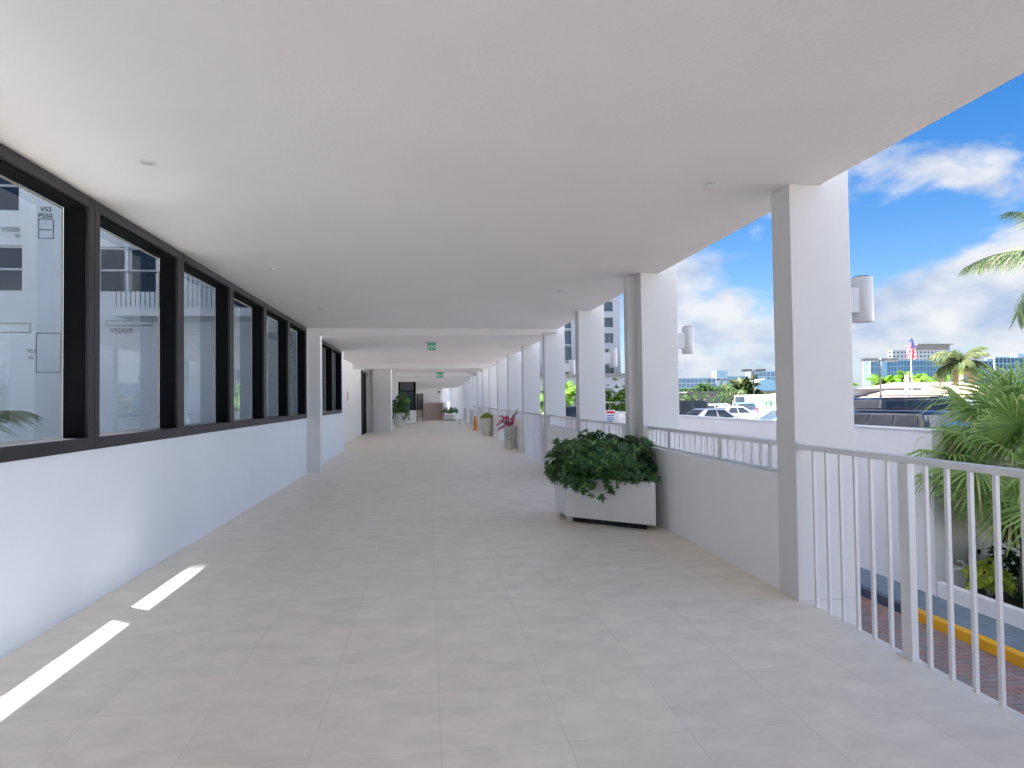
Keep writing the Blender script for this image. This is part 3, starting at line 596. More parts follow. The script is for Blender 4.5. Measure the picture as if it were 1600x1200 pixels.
p2 = thing('round_pot', 'tall white round pot of low green plants, farther down by the cone', 'flower pot', (2.64, 28.5, 0))
obj('pot_body', MB().lathe([(.22,0),(.25,.03),(.26,.76),(.27,.80),(.235,.80),(.23,.72)], (2.62,28.5,0), 10), M['pot'], p2, bevel=.006)
obj('soil', MB().lathe([(.23,.70),(.23,.722)], (2.62,28.5,0), 10), M['soil'], p2)
gp = thing('pot_plant', 'tufty green plant with thin stalks in the farther round pot', 'plant', (2.62, 28.5, .72))
obj('foliage', bush_mb(random.Random(12), (2.62,28.5,.80), (.24,.24,.18), 150, .10, .035, 6, -.1, .4, seed=2), M['croton'], gp)
sk = MB()
for dx, h_ in ((-.05,.34),(.1,.42),(.2,.36),(.02,.28)): sk.tube([(2.62,28.5,.78),(2.62+dx*.6,28.5,.78+h_*.6),(2.62+dx,28.5,.78+h_)], .007, 5)
obj('stem', sk, M['stem'], gp)
cn = thing('traffic_cone', 'tall narrow orange safety cone standing by the open side', 'traffic cone', (2.47, 33.6, 0))
obj('cone_body', MB().lathe([(.13,.03),(.10,.06),(.055,.74),(.03,.76)], (2.47,33.6,0), 16), M['orange'], cn, smooth=40); obj('cone_base', MB().box(2.32,2.62,33.45,33.75,0,.03), M['orange'], cn, bevel=.01)
# planters at left far
lp = thing('tub_planter', 'white round tub planter by the left pier, with a leafy plant', 'planter', (-1.75, 41.5, 0))
obj('planter_body', MB().lathe([(.30,0),(.34,.05),(.36,.78),(.33,.78),(.32,.7)], (-1.78,41.5,.04), 16), M['pot'], lp, smooth=30); obj('soil', MB().lathe([(.32,.70),(.32,.722)], (-1.78,41.5,.02), 16), M['soil'], lp)
lpp = thing('leafy_plant', 'tall dark leafy plant in the white tub on the left', 'plant', (-1.78, 41.5, .74))
obj('foliage', bush_mb(random.Random(21), (-1.72,41.5,1.25), (.52,.5,.75), 170, .22, .09, 6, -.9, .2, seed=9, lump=.6), M['planterleaf'], lpp)
obj('stem', MB().tube([(-1.78,41.5,.74),(-1.76,41.5,1.2),(-1.7,41.5,1.7)], [.02,.015,.008], 6), M['stem'], lpp)
bp_ = thing('bench_planter', 'low white rectangular planter box in front of the glazed doorway', 'planter', (-1.2, 45.2, 0))
obj('planter_body', MB().box(-1.9,-.77,44.9,45.5,.03,.93), M['planter'], bp_, bevel=.01); obj('plinth', MB().box(-1.85,-.82,44.95,45.45,0,.03), M['dark'], bp_)
fp = thing('square_planter', 'small white planter far down the walkway, right of the steps', 'planter', (2.0, 51.6, 0))
obj('planter_body', MB().prism([(1.25,51.4),(2.0,51.1),(2.35,51.5),(2.3,52.1),(1.5,52.2)], .06, .46), M['planter'], fp, bevel=.01); obj('plinth', MB().prism([(1.35,51.5),(2.0,51.2),(2.25,51.5),(2.2,52.0),(1.5,52.1)], 0, .06), M['dark'], fp)
fps = thing('planter_shrub', 'green shrub in the small far planter beside the steps', 'shrub', (1.8, 51.7, .46))
obj('foliage', bush_mb(random.Random(22), (1.80,51.7,.68), (.68,.45,.36), 200, .11, .05, 6, -.3, .5, seed=4), M['planterleaf'], fps)
bn = thing('bench', 'small white low bench on the open side beyond the cone', 'bench', (2.15, 41.2, 0))
obj('seat', MB().box(1.95,2.5,41,41.35,.34,.40), M['pot'], bn, bevel=.01)
for q in (2.02, 2.43): obj('leg', MB().box(q-.03,q+.03,41.05,41.3,0,.339), M['pot'], bn)

# ------------------------------------------------------------------ courtyard wing seen through the windows
wg = thing('courtyard_wing', 'pale building wing behind the left windows with balconies and survey marks drawn on it', 'building', (-12, 25, 0))
# openings cut as recesses: wall built of strips around them
ops = [(-13.4,-12.1,5.05,6.45), (-13.4,-12.2,7.5,9.1), (-10.0,-9.2,5.05,6.45), (-9.1,-8.3,5.05,6.45), (-6.4,-4.6,4.42,6.7), (-8.9,-7.6,8.0,9.4), (-17.5,-16.2,5.05,6.45), (-6.4,-4.6,7.4,9.6)]
def strip_wall(x0, x1, z0, z1, ops, y0, y1):
    mb = MB(); xs = sorted({x0, x1, *[o[0] for o in ops], *[o[1] for o in ops]}); zs = sorted({z0, z1, *[o[2] for o in ops], *[o[3] for o in ops]})
    xs = [x for x in xs if x0 <= x <= x1]; zs = [z for z in zs if z0 <= z <= z1]
    for i in range(len(xs)-1):
        j = 0
        while j < len(zs)-1:
            mx_ = (xs[i]+xs[i+1])/2
            inside = lambda k: any(o[0] < mx_ < o[1] and o[2] < (zs[k]+zs[k+1])/2 < o[3] for o in ops)
            if inside(j): j += 1; continue
            k = j
            while k+1 < len(zs)-1 and not inside(k+1): k += 1
            mb.box(xs[i], xs[i+1], y0, y1, zs[j], zs[k+1]); j = k+1
    return mb
obj('wall', strip_wall(-24, -3.95, -.02, 14, ops, 21.0, 21.3), M['court'], wg)
obj('roof', MB().box(-24, -3.95, 21.301, 33, -.02, 14.001), M['court'], wg)
obj('upper_storeys', MB().box(-30, -3.95, 19.7, 33, 14.002, 78), M['court'], wg)
for (a, b, c, d) in ops:
    wf = obj('window', MB().box(a+.002, b-.002, 21.12, 21.18, c+.002, c+.05).box(a+.002, b-.002, 21.12, 21.18, d-.05, d-.002).box(a+.002, a+.05, 21.12, 21.18, c+.05, d-.05).box(b-.05, b-.002, 21.12, 21.18, c+.05, d-.05).box(a+.05, b-.05, 21.12, 21.18, (c+d)/2-.03, (c+d)/2+.03), M['rail'], wg)
    obj('pane', MB().box(a+.05, b-.05, 21.145, 21.155, c+.05, d-.05), M['farglass'], wf)
bl = obj('balcony', MB().box(-8.9, -3.96, 19.6, 20.998, 4.15, 4.40).box(-8.9, -3.96, 19.6, 20.998, 7.15, 7.38), M['court'], wg)
rl = MB().box(-8.85, -4.0, 19.64, 19.67, 5.40, 5.44)
for k in range(38): rl.box(-8.85+k*.13, -8.835+k*.13, 19.645, 19.665, 4.401, 5.40)
obj('balcony_rail', rl, M['mullion'], bl)
def mark(body, size, x, z):
    obj('painted_mark', text_mb(body, size, (x, 20.995, z), depth=.002), M['marker'], wg)
mark('V52', .2, -11.6, 7.5); mark('P550', .2, -11.66, 7.3); mark('V5205', .2, -12.68, 6.86); mark('96', .16, -12.3, 6.68); mark('V52A59', .2, -9.62, 3.80); mark('V52', .17, -7.9, 3.78); mark('V52', .16, -11.95, 3.2); mark('06', .14, -11.9, 3.0)
def outline(x0, x1, z0, z1, name='painted_mark'):
    mb = MB(); w_ = .02; y0, y1 = 20.993, 20.999
    mb.box(x0,x1,y0,y1,z0,z0+w_); mb.box(x0,x1,y0,y1,z1-w_,z1); mb.box(x0,x0+w_,y0,y1,z0+w_,z1-w_); mb.box(x1-w_,x1,y0,y1,z0+w_,z1-w_); obj(name, mb, M['marker'], wg)
outline(-11.65,-11.22,6.67,7.27); outline(-11.65,-11.22,6.93,7.27); outline(-9.75,-8.4,4.02,4.18); outline(-12.9,-11.85,3.8,4.1); outline(-11.7,-11.0,2.6,3.8)
BIGC = [as_mesh(feather_mb(random.Random(90+i), 2.3, 50, 1.0, .5, .5, .03), M['fronds'], 'frond') for i in range(2)]
cp = palm('courtyard_palm', 'feathery palm in the courtyard, seen low through the nearest window', (-5.0, 6.7, -.02), .95, BIGC, None, 15, s=.62, seed=4, tr=.08)
cw2 = thing('courtyard_wall', 'white boundary wall across the courtyard', 'wall', (-24, 5, 0)); obj('wall_panel', MB().box(-24.3,-24.0,-20,20.99,0,9), M['court'], cw2); obj('cap', MB().box(-24.35,-23.95,-20,20.99,9.001,9.1), M['court'], cw2)

# ------------------------------------------------------------------ garden across the driveway
fpz = thing('fan_palm', 'big fan palm with drooping split leaves in the bed beyond the near railing', 'palm tree', (8.8, 8.4, -1.46))
obj('trunk', MB().tube([(8.8,8.4,-1.5),(8.82,8.42,-.6),(8.86,8.45,.45)], [.17,.14,.15], 12), M['trunk'], fpz, smooth=60)
sp = []; rf = random.Random(17)
for i in range(46):
    el = R(-48+125*(i/46)+rf.uniform(-8,8)); sp.append((i*2.399+rf.uniform(-.25,.25), el, rf.uniform(-.4,.4), .72+.30*rf.random()))
add_fronds(fpz, FAN, None, sp, (8.88,8.45,.50))
add_fronds(fpz, FAND, None, [(rf.random()*6.28, R(-60-15*rf.random()), 0, .85) for _ in range(9)], (8.86,8.45,.40), 'dry_frond')
def shrub(name, label, c, rad, m, n, ll, seed, cat='shrub'):
    t = thing(name, label, cat, (c[0], c[1], -1.46)); r = random.Random(seed)
    obj('foliage', bush_mb(r, c, rad, n, ll, ll*.5, 6, -.7, .45, seed=seed, lump=.4), m, t)
    s_ = MB()
    for k in range(4): d = rand_dir(r, .3); s_.tube([(c[0]+d.x*.03,c[1]+d.y*.03,-1.47),(c[0]+d.x*rad[0]*.4,c[1]+d.y*rad[1]*.4,c[2])], [.014,.008], 5)
    obj('stem', s_, M['beige'], t)
shrub('croton_bush', 'bright yellow green bush beside the palm trunk', (8.42,8.75,-1.19), (.30,.28,.24), M['croton'], 150, .085, 31)
shrub('garden_bush', 'darker green bush behind the palm trunk', (9.1,9.15,-1.15), (.26,.24,.28), M['treeleaf'], 120, .08, 32)
shrub('ground_plant', 'low dark green plant in front of the palm trunk', (8.55,8.1,-1.36), (.26,.26,.15), M['treeleaf'], 110, .06, 33, 'plant')
shrub('ground_plant', 'small green plant at the near edge of the planting bed', (8.6,7.2,-1.32), (.3,.3,.2), M['croton'], 90, .07, 34, 'plant')
# coconut palm whose frond tips enter from the right
ck = thing('coconut_palm', 'coconut palm whose long fronds hang in from the right edge against the sky', 'palm tree', (15.6, 13.2, -1.46))
obj('trunk', MB().tube([(15.6,13.2,-1.5),(15.4,13.2,1.5),(15.7,13.2,4.55)], [.2,.15,.12], 12), M['trunk'], ck, smooth=60)
BIG = [as_mesh(feather_mb(random.Random(80+i), 3.1, 60, .95+.1*i, .5, .55, .034), M['fronds'], 'frond') for i in range(2)]
add_fronds(ck, BIG, None, [(R(182),R(12),.1,.72),(R(188),R(-20),-.1,.98),(R(170),R(-8),.1,.55),(R(205),R(-32),0,.7),(R(140),R(10),0,.9),(R(100),R(20),0,1),(R(60),R(5),0,1),(R(20),R(25),0,1),(R(-20),R(10),0,1),(R(-60),R(15),0,1),(R(-95),R(30),0,.9),(R(155),R(50),0,.8),(R(0),R(60),0,.9),(R(250),R(60),0,.8)], (15.7,13.2,4.55))

# ------------------------------------------------------------------ vehicles
def lerp(a, b, t): return a+(b-a)*t
def make_car(name, label, cat, pm, L_=4.6, W_=1.82, H_=1.45, belt=.93, hood=.82, kind='sedan', group='vehicles on the parking deck'):
    """nose along +X, ground at z=0, centred"""
    t = thing(name, label, cat, (0,0,0), group); hw = W_/2; x0, x1 = -L_/2, L_/2
    K = {'sedan': dict(wb=.24*L_, rf=.07*L_, rr=-.20*L_, rb=-.36*L_, tail=.95), 'suv': dict(wb=.24*L_, rf=.08*L_, rr=-.40*L_, rb=-.47*L_, tail=1.0),
         'hatch': dict(wb=.27*L_, rf=.08*L_, rr=-.30*L_, rb=-.45*L_, tail=.98), 'van': dict(wb=.40*L_, rf=.30*L_, rr=-.485*L_, rb=-.495*L_, tail=1.0), 'jeep': dict(wb=.17*L_, rf=.12*L_, rr=-.46*L_, rb=-.475*L_, tail=1.0)}[kind]
    wb, rf, rrr, rb = K['wb'], K['rf'], K['rr'], K['rb']
    # lower body: stations along x
    sts = [(x0, .80, .42, belt*.80), (x0+.06, .90, .30, belt*K['tail']*.97), (x0+.35, .98, .22, belt*K['tail']), (rb, 1, .2, belt), (0, 1, .2, belt), (wb, 1, .2, belt*.99), (x1-.55, .97, .22, hood), (x1-.12, .88, .28, hood*.86), (x1, .76, .38, hood*.66)]
    sts.sort(key=lambda q: q[0]); mb = MB(); n = 12
    for (x, wf, zb, zt) in sts:
        h_ = hw*wf; ring = [(-h_*.80,zb),(-h_*.97,zb+.12),(-h_,lerp(zb,zt,.5)),(-h_*.985,zt-.10),(-h_*.93,zt-.02),(-h_*.6,zt+.015),(h_*.6,zt+.015),(h_*.93,zt-.02),(h_*.985,zt-.10),(h_,lerp(zb,zt,.5)),(h_*.97,zb+.12),(h_*.80,zb)]
        mb.v += [(x, y, z) for y, z in ring]
    for i in range(len(sts)-1):
        for k in range(n): mb.f.append((i*n+k, (i+1)*n+k, (i+1)*n+(k+1)%n, i*n+(k+1)%n))
    mb.f.append(tuple(range(n))); mb.f.append(tuple((len(sts)-1)*n+k for k in range(n-1,-1,-1)))
    body = obj('body', mb, pm, t, smooth=35)
    # cabin
    wl_ = hw*.93; wr = hw*(.90 if kind in ('van','jeep') else .74); zr = H_-.05
    ck = MB(); low = [(rb,-wl_),(wb,-wl_),(wb,wl_),(rb,wl_)]; top = [(rrr,-wr),(rf,-wr),(rf,wr),(rrr,wr)]
    zb_ = belt-.03
    mid = [(lerp(l[0], q[0], .55), lerp(l[1], q[1], .45)) for l, q in zip(low, top)]
    ins = [(rrr+.12,-wr*.86),(rf-.12,-wr*.86),(rf-.12,wr*.86),(rrr+.12,wr*.86)]
    for ring, z in ((low, zb_), (mid, lerp(zb_, zr, .5)), (top, zr), (ins, H_)): ck.v += [(x, y, z) for x, y in ring]
    for i in range(3):
        for k in range(4): ck.f.append((i*4+k, i*4+(k+1)%4, (i+1)*4+(k+1)%4, (i+1)*4+k))
    ck.f.append((12,13,14,15))
    obj('cabin', ck, pm, t, smooth=35, bevel=.03)
    def face(l0, l1, u0, u1, a, b, c, d, off):    # quad on the cabin side between fractions
        P = lambda s, v: Vector(l0).lerp(Vector(l1), s).lerp(Vector(u0).lerp(Vector(u1), s), v)
        q = [P(a, c), P(b, c), P(b, d), P(a, d)]; nn = (q[1]-q[0]).cross(q[3]-q[0]).normalized()
        if nn.dot(q[0]-Vector((0,0,1))) < 0: nn = -nn
        mb2 = MB(); mb2.add([tuple(p+nn*off) for p in q]+[tuple(p-nn*.02) for p in q], [(0,1,2,3),(4,7,6,5),(0,4,5,1),(1,5,6,2),(2,6,7,3),(3,7,4,0)]); return mb2
    L3 = lambda ring, z: [(x, y, z) for x, y in ring]
    lo, mi, tp = L3(low, zb_), L3(mid, lerp(zb_, zr, .5)), L3(top, zr)
    for s, (a, b) in ((-1, (0, 1)), (1, (3, 2))):
        cuts = {'sedan': [(.16,.52),(.55,.90)], 'hatch': [(.14,.50),(.53,.88)], 'suv': [(.06,.30),(.33,.60),(.63,.92)], 'jeep': [(.05,.30),(.35,.62),(.67,.95)], 'van': [(.80,.97)]}[kind]
        for c0, c1 in cuts:
            for lowr, upr, v0, v1 in ((lo, mi, .22, .998), (mi, tp, .002, .86)):
                obj('side_window', face(lowr[a], lowr[b], upr[a], upr[b], c0, c1, v0, v1, .012), M['carglass'], t)
    for nm, (a, b) in (('windscreen', (1, 2)), ('rear_window', (0, 3))):
        u = (.08, .92) if nm == 'windscreen' or kind != 'van' else (.08, .92)
        for lowr, upr, v0, v1 in ((lo, mi, .15 if kind != 'van' or nm == 'windscreen' else .5, .998), (mi, tp, .002, .88)):
            obj(nm, face(lowr[a], lowr[b], upr[a], upr[b], u[0], u[1], v0, v1, .012), M['carglass'], t)
    for s in (-1, 1):
        obj('headlight', MB().box(x1-.22, x1-.045, s*hw*.72-.14, s*hw*.72+.14, hood*.70, hood*.82), M['lens'], t, bevel=.03)
        zl = (belt*.72, belt*.93) if kind not in ('van','suv','jeep') else (belt*.85, belt*1.2)
        obj('tail_light', MB().box(x0-.005, x0+.16, s*hw*.80-.10, s*hw*.80+.10, *zl), M['red'], t, bevel=.02)
        obj('mirror', MB().box(wb-.28, wb-.10, s*(hw+.02), s*(hw+.20), belt+.02, belt+.15) if s > 0 else MB().box(wb-.28, wb-.10, -(hw+.20), -(hw+.02), belt+.02, belt+.15), pm, t, bevel=.03)
        for x in (x0+.19*L_, x1-.18*L_):
            wr_ = .34 if kind in ('suv','van','jeep') else .31
            def disc(r_, y_, th): 
                m_ = MB(); nn = 22
                for yy in (y_-th/2, y_+th/2):
                    m_.v += [(x+r_*math.cos(6.283*k/nn), yy, wr_+r_*math.sin(6.283*k/nn)) for k in range(nn)]
                m_.f = [tuple(range(nn)), tuple(range(2*nn-1, nn-1, -1))]+[(k, k+nn, (k+1)%nn+nn, (k+1)%nn) for k in range(nn)]; return m_
            wh = obj('wheel', disc(wr_*.2, s*(hw-.06), .2), M['rim'], t)
            obj('tyre', disc(wr_, s*(hw-.10), .22), M['tyre'], wh, bevel=.02); obj('rim', disc(wr_*.66, s*(hw-.085), .20), M['rim'], wh, bevel=.01)
    obj('number_plate', MB().box(x0-.02, x0+.05, -.16, .16, belt*.5, belt*.5+.16), M['white_sign'], t)
    if kind in ('suv', 'jeep'):
        for s in (-1, 1): obj('roof_rail', MB().box(rrr+.25, rf-.2, s*wr*.8-.02, s*wr*.8+.02, H_+.03, H_+.06), M['mullion'], t)
    return t
DZ = -.5
sed = place(make_car('parked_car', 'white sedan parked sideways just behind the parapet, in front of the van', 'car', M['p_white'], 4.7, 1.84, 1.46), (16.1, 34.5, DZ), R(4))
van = make_car('parked_van', 'white cargo van with green price lettering on its side', 'van', M['p_white'], 5.9, 2.05, 2.5, 1.15, 1.1, 'van', 'vehicles on the parking deck')
obj('lettering', text_mb('$', .5, (-1.55, -1.035, 1.78), (1,0,0), (0,.03,1)), M['green_txt'], van)
obj('lettering', text_mb('19', .80, (-1.28, -1.045, 1.45), (1,0,0), (0,.05,1), .02), M['green_txt'], van)
obj('lettering', text_mb('.95', .42, (-.38, -1.035, 1.78), (1,0,0), (0,.03,1)), M['green_txt'], van)
obj('lettering', text_mb('RENT', .28, (-1.5, -1.045, 1.1), (1,0,0), (0,.0,1)), M['green_txt'], van) if False else None
place(van, (28.9, 51.0, -.78), R(3))
place(make_car('parked_car', 'black boxy off roader with a blue windscreen shade', 'off roader', M['p_black'], 4.6, 1.88, 1.85, 1.12, 1.05, 'jeep'), (17.6, 40.5, DZ), R(-8))
place(make_car('parked_car', 'blue hatchback SUV between the off roader and the van, seen from behind', 'car', M['p_blue'], 4.4, 1.84, 1.62, 1.02, .95, 'suv'), (25.6, 49.5, DZ), R(70))
place(make_car('parked_car', 'white car parked beyond the blue one, mostly hidden', 'car', M['p_white'], 4.6, 1.84, 1.62, 1.0, .92, 'suv'), (27.6, 57.5, -.7), R(5))
place(make_car('parked_car', 'silver grey car low between the sedan and the van', 'car', M['p_silver'], 4.6, 1.8, 1.42), (21.6, 43, DZ), R(6))
place(make_car('parked_car', 'light blue hatchback against the parapet beside the nearest column', 'car', M['p_sky'], 4.3, 1.8, 1.5, .95, .88, 'hatch'), (16.7, 28.2, DZ), R(178))
place(make_car('parked_car', 'black SUV right behind the parapet beside the palm', 'SUV', M['p_black'], 5.1, 2.0, 2.02, 1.2, 1.1, 'suv'), (14.6, 17.4, DZ), R(6))
place(make_car('parked_car', 'dark SUV with pale roof reflections just past the nearest column', 'SUV', M['p_black'], 4.8, 1.92, 1.72, 1.05, .98, 'suv'), (11.2, 14.6, DZ), R(95))
place(make_car('parked_car', 'light blue car whose bonnet shows behind the fan palm', 'car', M['p_sky'], 4.5, 1.82, 1.5), (11.4, 11.9, DZ), R(183))
place(make_car('parked_car', 'dark blue SUV in the farther row past the nearest column', 'SUV', M['p_navy'], 4.8, 1.9, 1.75, 1.05, .98, 'suv'), (20.5, 29.5, DZ), R(5))
place(make_car('parked_car', 'grey car in the farther row, half hidden by the black SUV', 'car', M['p_grey'], 4.6, 1.84, 1.5), (25.5, 31.5, DZ), R(175))
place(make_car('parked_car', 'black SUV seen from behind between the third and fourth columns', 'SUV', M['p_black'], 4.8, 1.95, 1.75, 1.05, .98, 'suv'), (7.1, 32.5, -.5), R(88))
# golf cart
gc = thing('golf_cart', 'beige golf cart with a dark roof on thin posts, seen between two columns', 'golf cart', (0,0,0), 'vehicles on the parking deck')
obj('roof', MB().box(-.85,.85,-.58,.58,1.84,1.90), M['dark'], gc, bevel=.025)
for x in (-.78,.72):
    for y in (-.52,.52): obj('post', MB().tube([(x,y,.6),(x*.97,y,1.84)], .025, 8), M['dark'], gc)
obj('body', MB().add([(-1.1,-.55,.3),(1.15,-.5,.3),(1.15,.5,.3),(-1.1,.55,.3),(-1.1,-.55,.72),(-.1,-.55,.66),(.3,-.55,.36),(.75,-.52,.4),(1.1,-.48,.78),(-1.1,.55,.72),(-.1,.55,.66),(.3,.55,.36),(.75,.52,.4),(1.1,.48,.78)],
    [(0,4,5,6,7,8,1),(3,2,13,12,11,10,9),(4,9,10,5),(5,10,11,6),(6,11,12,7),(7,12,13,8),(8,13,2,1),(0,3,9,4),(0,1,2,3)]), M['beige'], gc, bevel=.02)
obj('seat', MB().box(-.55,.0,-.5,.5,.67,.8).box(-.62,-.5,-.5,.5,.8,1.2), M['outer'], gc, bevel=.03)
obj('windscreen', MB().box(.74,.76,-.5,.5,.85,1.8), M['pane'], gc)
obj('steering_wheel', MB().tube([(.45+.13*math.cos(a)*.4, -.25+.16*math.sin(a), 1.05+.14*math.cos(a)) for a in [6.283*k/14 for k in range(15)]], .014, 6), M['mullion'], gc)
for x in (-.75,.8):
    for y in (-.5,.5): 
        wv = obj('wheel', MB().tube([(x,y-.08,.23),(x,y+.08,.23)], .22, 18), M['tyre'], gc)
place(gc, (10.15, 34.0, -.5), R(200))
# warning sign and kerb barrier on the ramp
sg = thing('notice_sign', 'white traffic sign with blue lettering and red heading by the ramp', 'sign', (7.75, 26.8, -.6))
obj('post', MB().box(7.73,7.77,26.85,26.89,-.65,1.1), M['metal'], sg); obj('sign_panel', MB().box(7.60,8.0,26.80,26.83,.45,1.08), M['white_sign'], sg, bevel=.004)
obj('heading', MB().box(7.63,7.97,26.79,26.799,.95,1.05), M['red'], sg)
lt = MB()
for k in range(5): lt.box(7.64,7.96-.05*(k%2),26.79,26.799,.5+k*.085,.5+k*.085+.04)
obj('text_lines', lt, M['blue_txt'], sg)
fr_ = thing('barrier', 'red and white striped road barrier behind the third column railing', 'barrier', (6.0, 25, -.8))
for k in range(6): obj('panel', MB().box(5.6+k*.14,5.6+(k+1)*.14-.002,25,25.04,-.1,.75), M['red'] if k % 2 == 0 else M['white_sign'], fr_)
for x in (5.65,6.35): obj('leg', MB().box(x,x+.05,24.8,25.24,-.86,-.1), M['metal'], fr_)

# street lamps
def street_lamp(x, y, z, h, label, hd=1.5):
    t = thing('street_lamp', label, 'street lamp', (x, y, z), 'double headed parking lot lamps')
    obj('pole', MB().tube([(x,y,z),(x,y,z+h-.1)], [.11,.08], 10), M['mullion'], t); obj('arm', MB().box(x-.35,x+.35,y-.04,y+.04,z+h-.14,z+h-.06), M['mullion'], t)
    for s in (-1, 1):
        a, b = sorted((x+s*.35, x+s*hd)); obj('lamp_head', MB().box(a,b,y-.3,y+.3,z+h-.22,z+h+.08), M['mullion'], t, bevel=.03)
street_lamp(42.15, 55, -.5, 5.45, 'dark double headed lamp post in front of the glass building', 1.7)
street_lamp(37.6, 70, -.5, 5.2, 'dark double headed lamp post above the van', 1.35)
street_lamp(60, 125, -1, 6.2, 'small distant lamp post left of the trees', 1.2)
# flag
fl = thing('flagpole', 'slim flagpole flying a limp red white and blue flag', 'flagpole', (49.5, 60, -.9))
obj('pole', MB().tube([(49.5,60,-.9),(49.5,60,7.5)], [.05,.03], 8), M['rail'], fl)
FV = MB(); nx, nz_ = 12, 16
def flag_pt(i, j):   # drooping cloth, gathered at the top
    u = i/nx; v = j/nz_; wd = .12+1.25*v**.9; x = 49.52+(u-.5)*wd*(1.0 if v < .85 else 1.0)+.1*v; return (x, 59.93+.13*math.sin(u*11+v*3)*(.3+v), 7.45-2.1*v-.25*u*v*math.sin(3*u))
for j in range(nz_+1):
    for i in range(nx+1): FV.v.append(flag_pt(i, j))
can, red_, whi = MB(), MB(), MB()
for mbx in (can, red_, whi): mbx.v = list(FV.v)
for j in range(nz_):
    for i in range(nx):
        q = (j*(nx+1)+i, j*(nx+1)+i+1, (j+1)*(nx+1)+i+1, (j+1)*(nx+1)+i)
        (can if (j < 8 and i > 3) or j < 4 else (whi if (i+j//3) % 3 == 0 else red_)).f.append(q)
for nm, mbx, m_ in (('flag_canton', can, plain('navy cloth', (.03,.04,.14), .8, nz=.1)), ('flag_red_stripes', red_, plain('red cloth', (.30,.015,.025), .8, nz=.1)), ('flag_white_stripes', whi, plain('white cloth', (.3,.3,.32), .8, nz=.1))):
    o = obj(nm, mbx, m_, fl); sm_ = o.modifiers.new('thickness', 'SOLIDIFY'); sm_.thickness = .01

# ------------------------------------------------------------------ buildings in the distance
def facade(name, label, x0, x1, y, z0, z1, floors, bays, wall, glass, depth=7, pier=.22, band=.3, cat='building', group=None, roofx=0, rec=.5):
    t = thing(name, label, cat, ((x0+x1)/2, y+depth/2, z0), group); fh = (z1-z0)/floors; bw_ = (x1-x0)/bays
    mb = MB().box(x0, x1, y+rec+.02, y+depth, z0, z1)
    for k in range(floors+1):
        zc = z0+k*fh; mb.box(x0, x1, y, y+rec, max(z0, zc-band*fh/2), min(z1+.5, zc+band*fh/2))
    for i in range(bays+1):
        xc = x0+i*bw_
        for k in range(floors):
            a = z0+k*fh+band*fh/2; b = z0+(k+1)*fh-band*fh/2; mb.box(max(x0, xc-pier*bw_/2), min(x1, xc+pier*bw_/2), y, y+rec, a, b)
    obj('wall', mb, wall, t)
    for k in range(floors):
        obj('end_window', MB().box(x0-.06, x0-.002, y+1.2, y+depth-1.0, z0+k*fh+band*fh/2, z0+(k+1)*fh-band*fh/2), glass, t)
    win = []
    for k in range(floors):
        for i in range(bays):
            win.append((x0+i*bw_+pier*bw_/2, x0+(i+1)*bw_-pier*bw_/2, z0+k*fh+band*fh/2, z0+(k+1)*fh-band*fh/2))
    def wbox(mb, q):
        mb.box(q[0], q[1], y+rec-.12, y+rec, q[2], q[3]); return mb
    def mul(mb, q):
        xm = (q[0]+q[1])/2; mb.box(xm-.04, xm+.04, y+rec-.18, y+rec-.121, q[2], q[3]); return mb
    rw = random.Random(int(x0*7+y)); 
    for q in win[:96]: obj('window', wbox(MB(), q), glass if rw.random() < .72 else M['farglass' if glass != M['farglass'] else 'farglass2'], t)
    if len(win) > 96:
        mbw = MB()
        for q in win[96:]: wbox(mbw, q)
        o = obj('window', mbw, glass, t); o['kind'] = 'stuff'
    return t
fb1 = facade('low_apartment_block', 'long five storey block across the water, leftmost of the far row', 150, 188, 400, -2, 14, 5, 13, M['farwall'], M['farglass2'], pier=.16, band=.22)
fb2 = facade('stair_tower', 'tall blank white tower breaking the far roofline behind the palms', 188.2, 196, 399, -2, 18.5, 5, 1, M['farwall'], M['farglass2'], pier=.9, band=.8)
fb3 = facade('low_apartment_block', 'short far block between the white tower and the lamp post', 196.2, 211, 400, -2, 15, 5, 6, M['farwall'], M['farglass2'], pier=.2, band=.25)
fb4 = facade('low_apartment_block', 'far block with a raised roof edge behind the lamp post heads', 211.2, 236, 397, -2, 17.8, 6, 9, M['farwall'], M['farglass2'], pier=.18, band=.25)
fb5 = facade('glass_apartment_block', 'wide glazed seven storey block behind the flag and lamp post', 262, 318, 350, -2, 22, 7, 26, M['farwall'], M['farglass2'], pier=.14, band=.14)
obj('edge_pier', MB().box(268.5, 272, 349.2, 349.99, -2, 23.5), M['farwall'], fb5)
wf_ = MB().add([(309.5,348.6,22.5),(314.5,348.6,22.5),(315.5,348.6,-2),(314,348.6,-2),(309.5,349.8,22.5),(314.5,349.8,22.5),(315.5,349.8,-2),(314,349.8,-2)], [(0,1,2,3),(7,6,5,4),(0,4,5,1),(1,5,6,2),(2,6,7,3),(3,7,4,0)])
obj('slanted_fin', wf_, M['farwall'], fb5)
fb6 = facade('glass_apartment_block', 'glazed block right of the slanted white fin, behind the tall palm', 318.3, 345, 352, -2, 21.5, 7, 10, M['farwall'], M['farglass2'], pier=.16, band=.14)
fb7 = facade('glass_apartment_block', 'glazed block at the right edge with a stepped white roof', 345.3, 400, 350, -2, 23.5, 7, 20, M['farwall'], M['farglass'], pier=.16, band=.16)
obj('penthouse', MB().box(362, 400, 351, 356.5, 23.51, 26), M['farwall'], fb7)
fb8 = facade('high_rise', 'pale high rise rising behind the glass block with a flat crown', 474, 552, 600, -2, 47, 12, 18, M['farwall'], M['farglass'], pier=.5, band=.55)
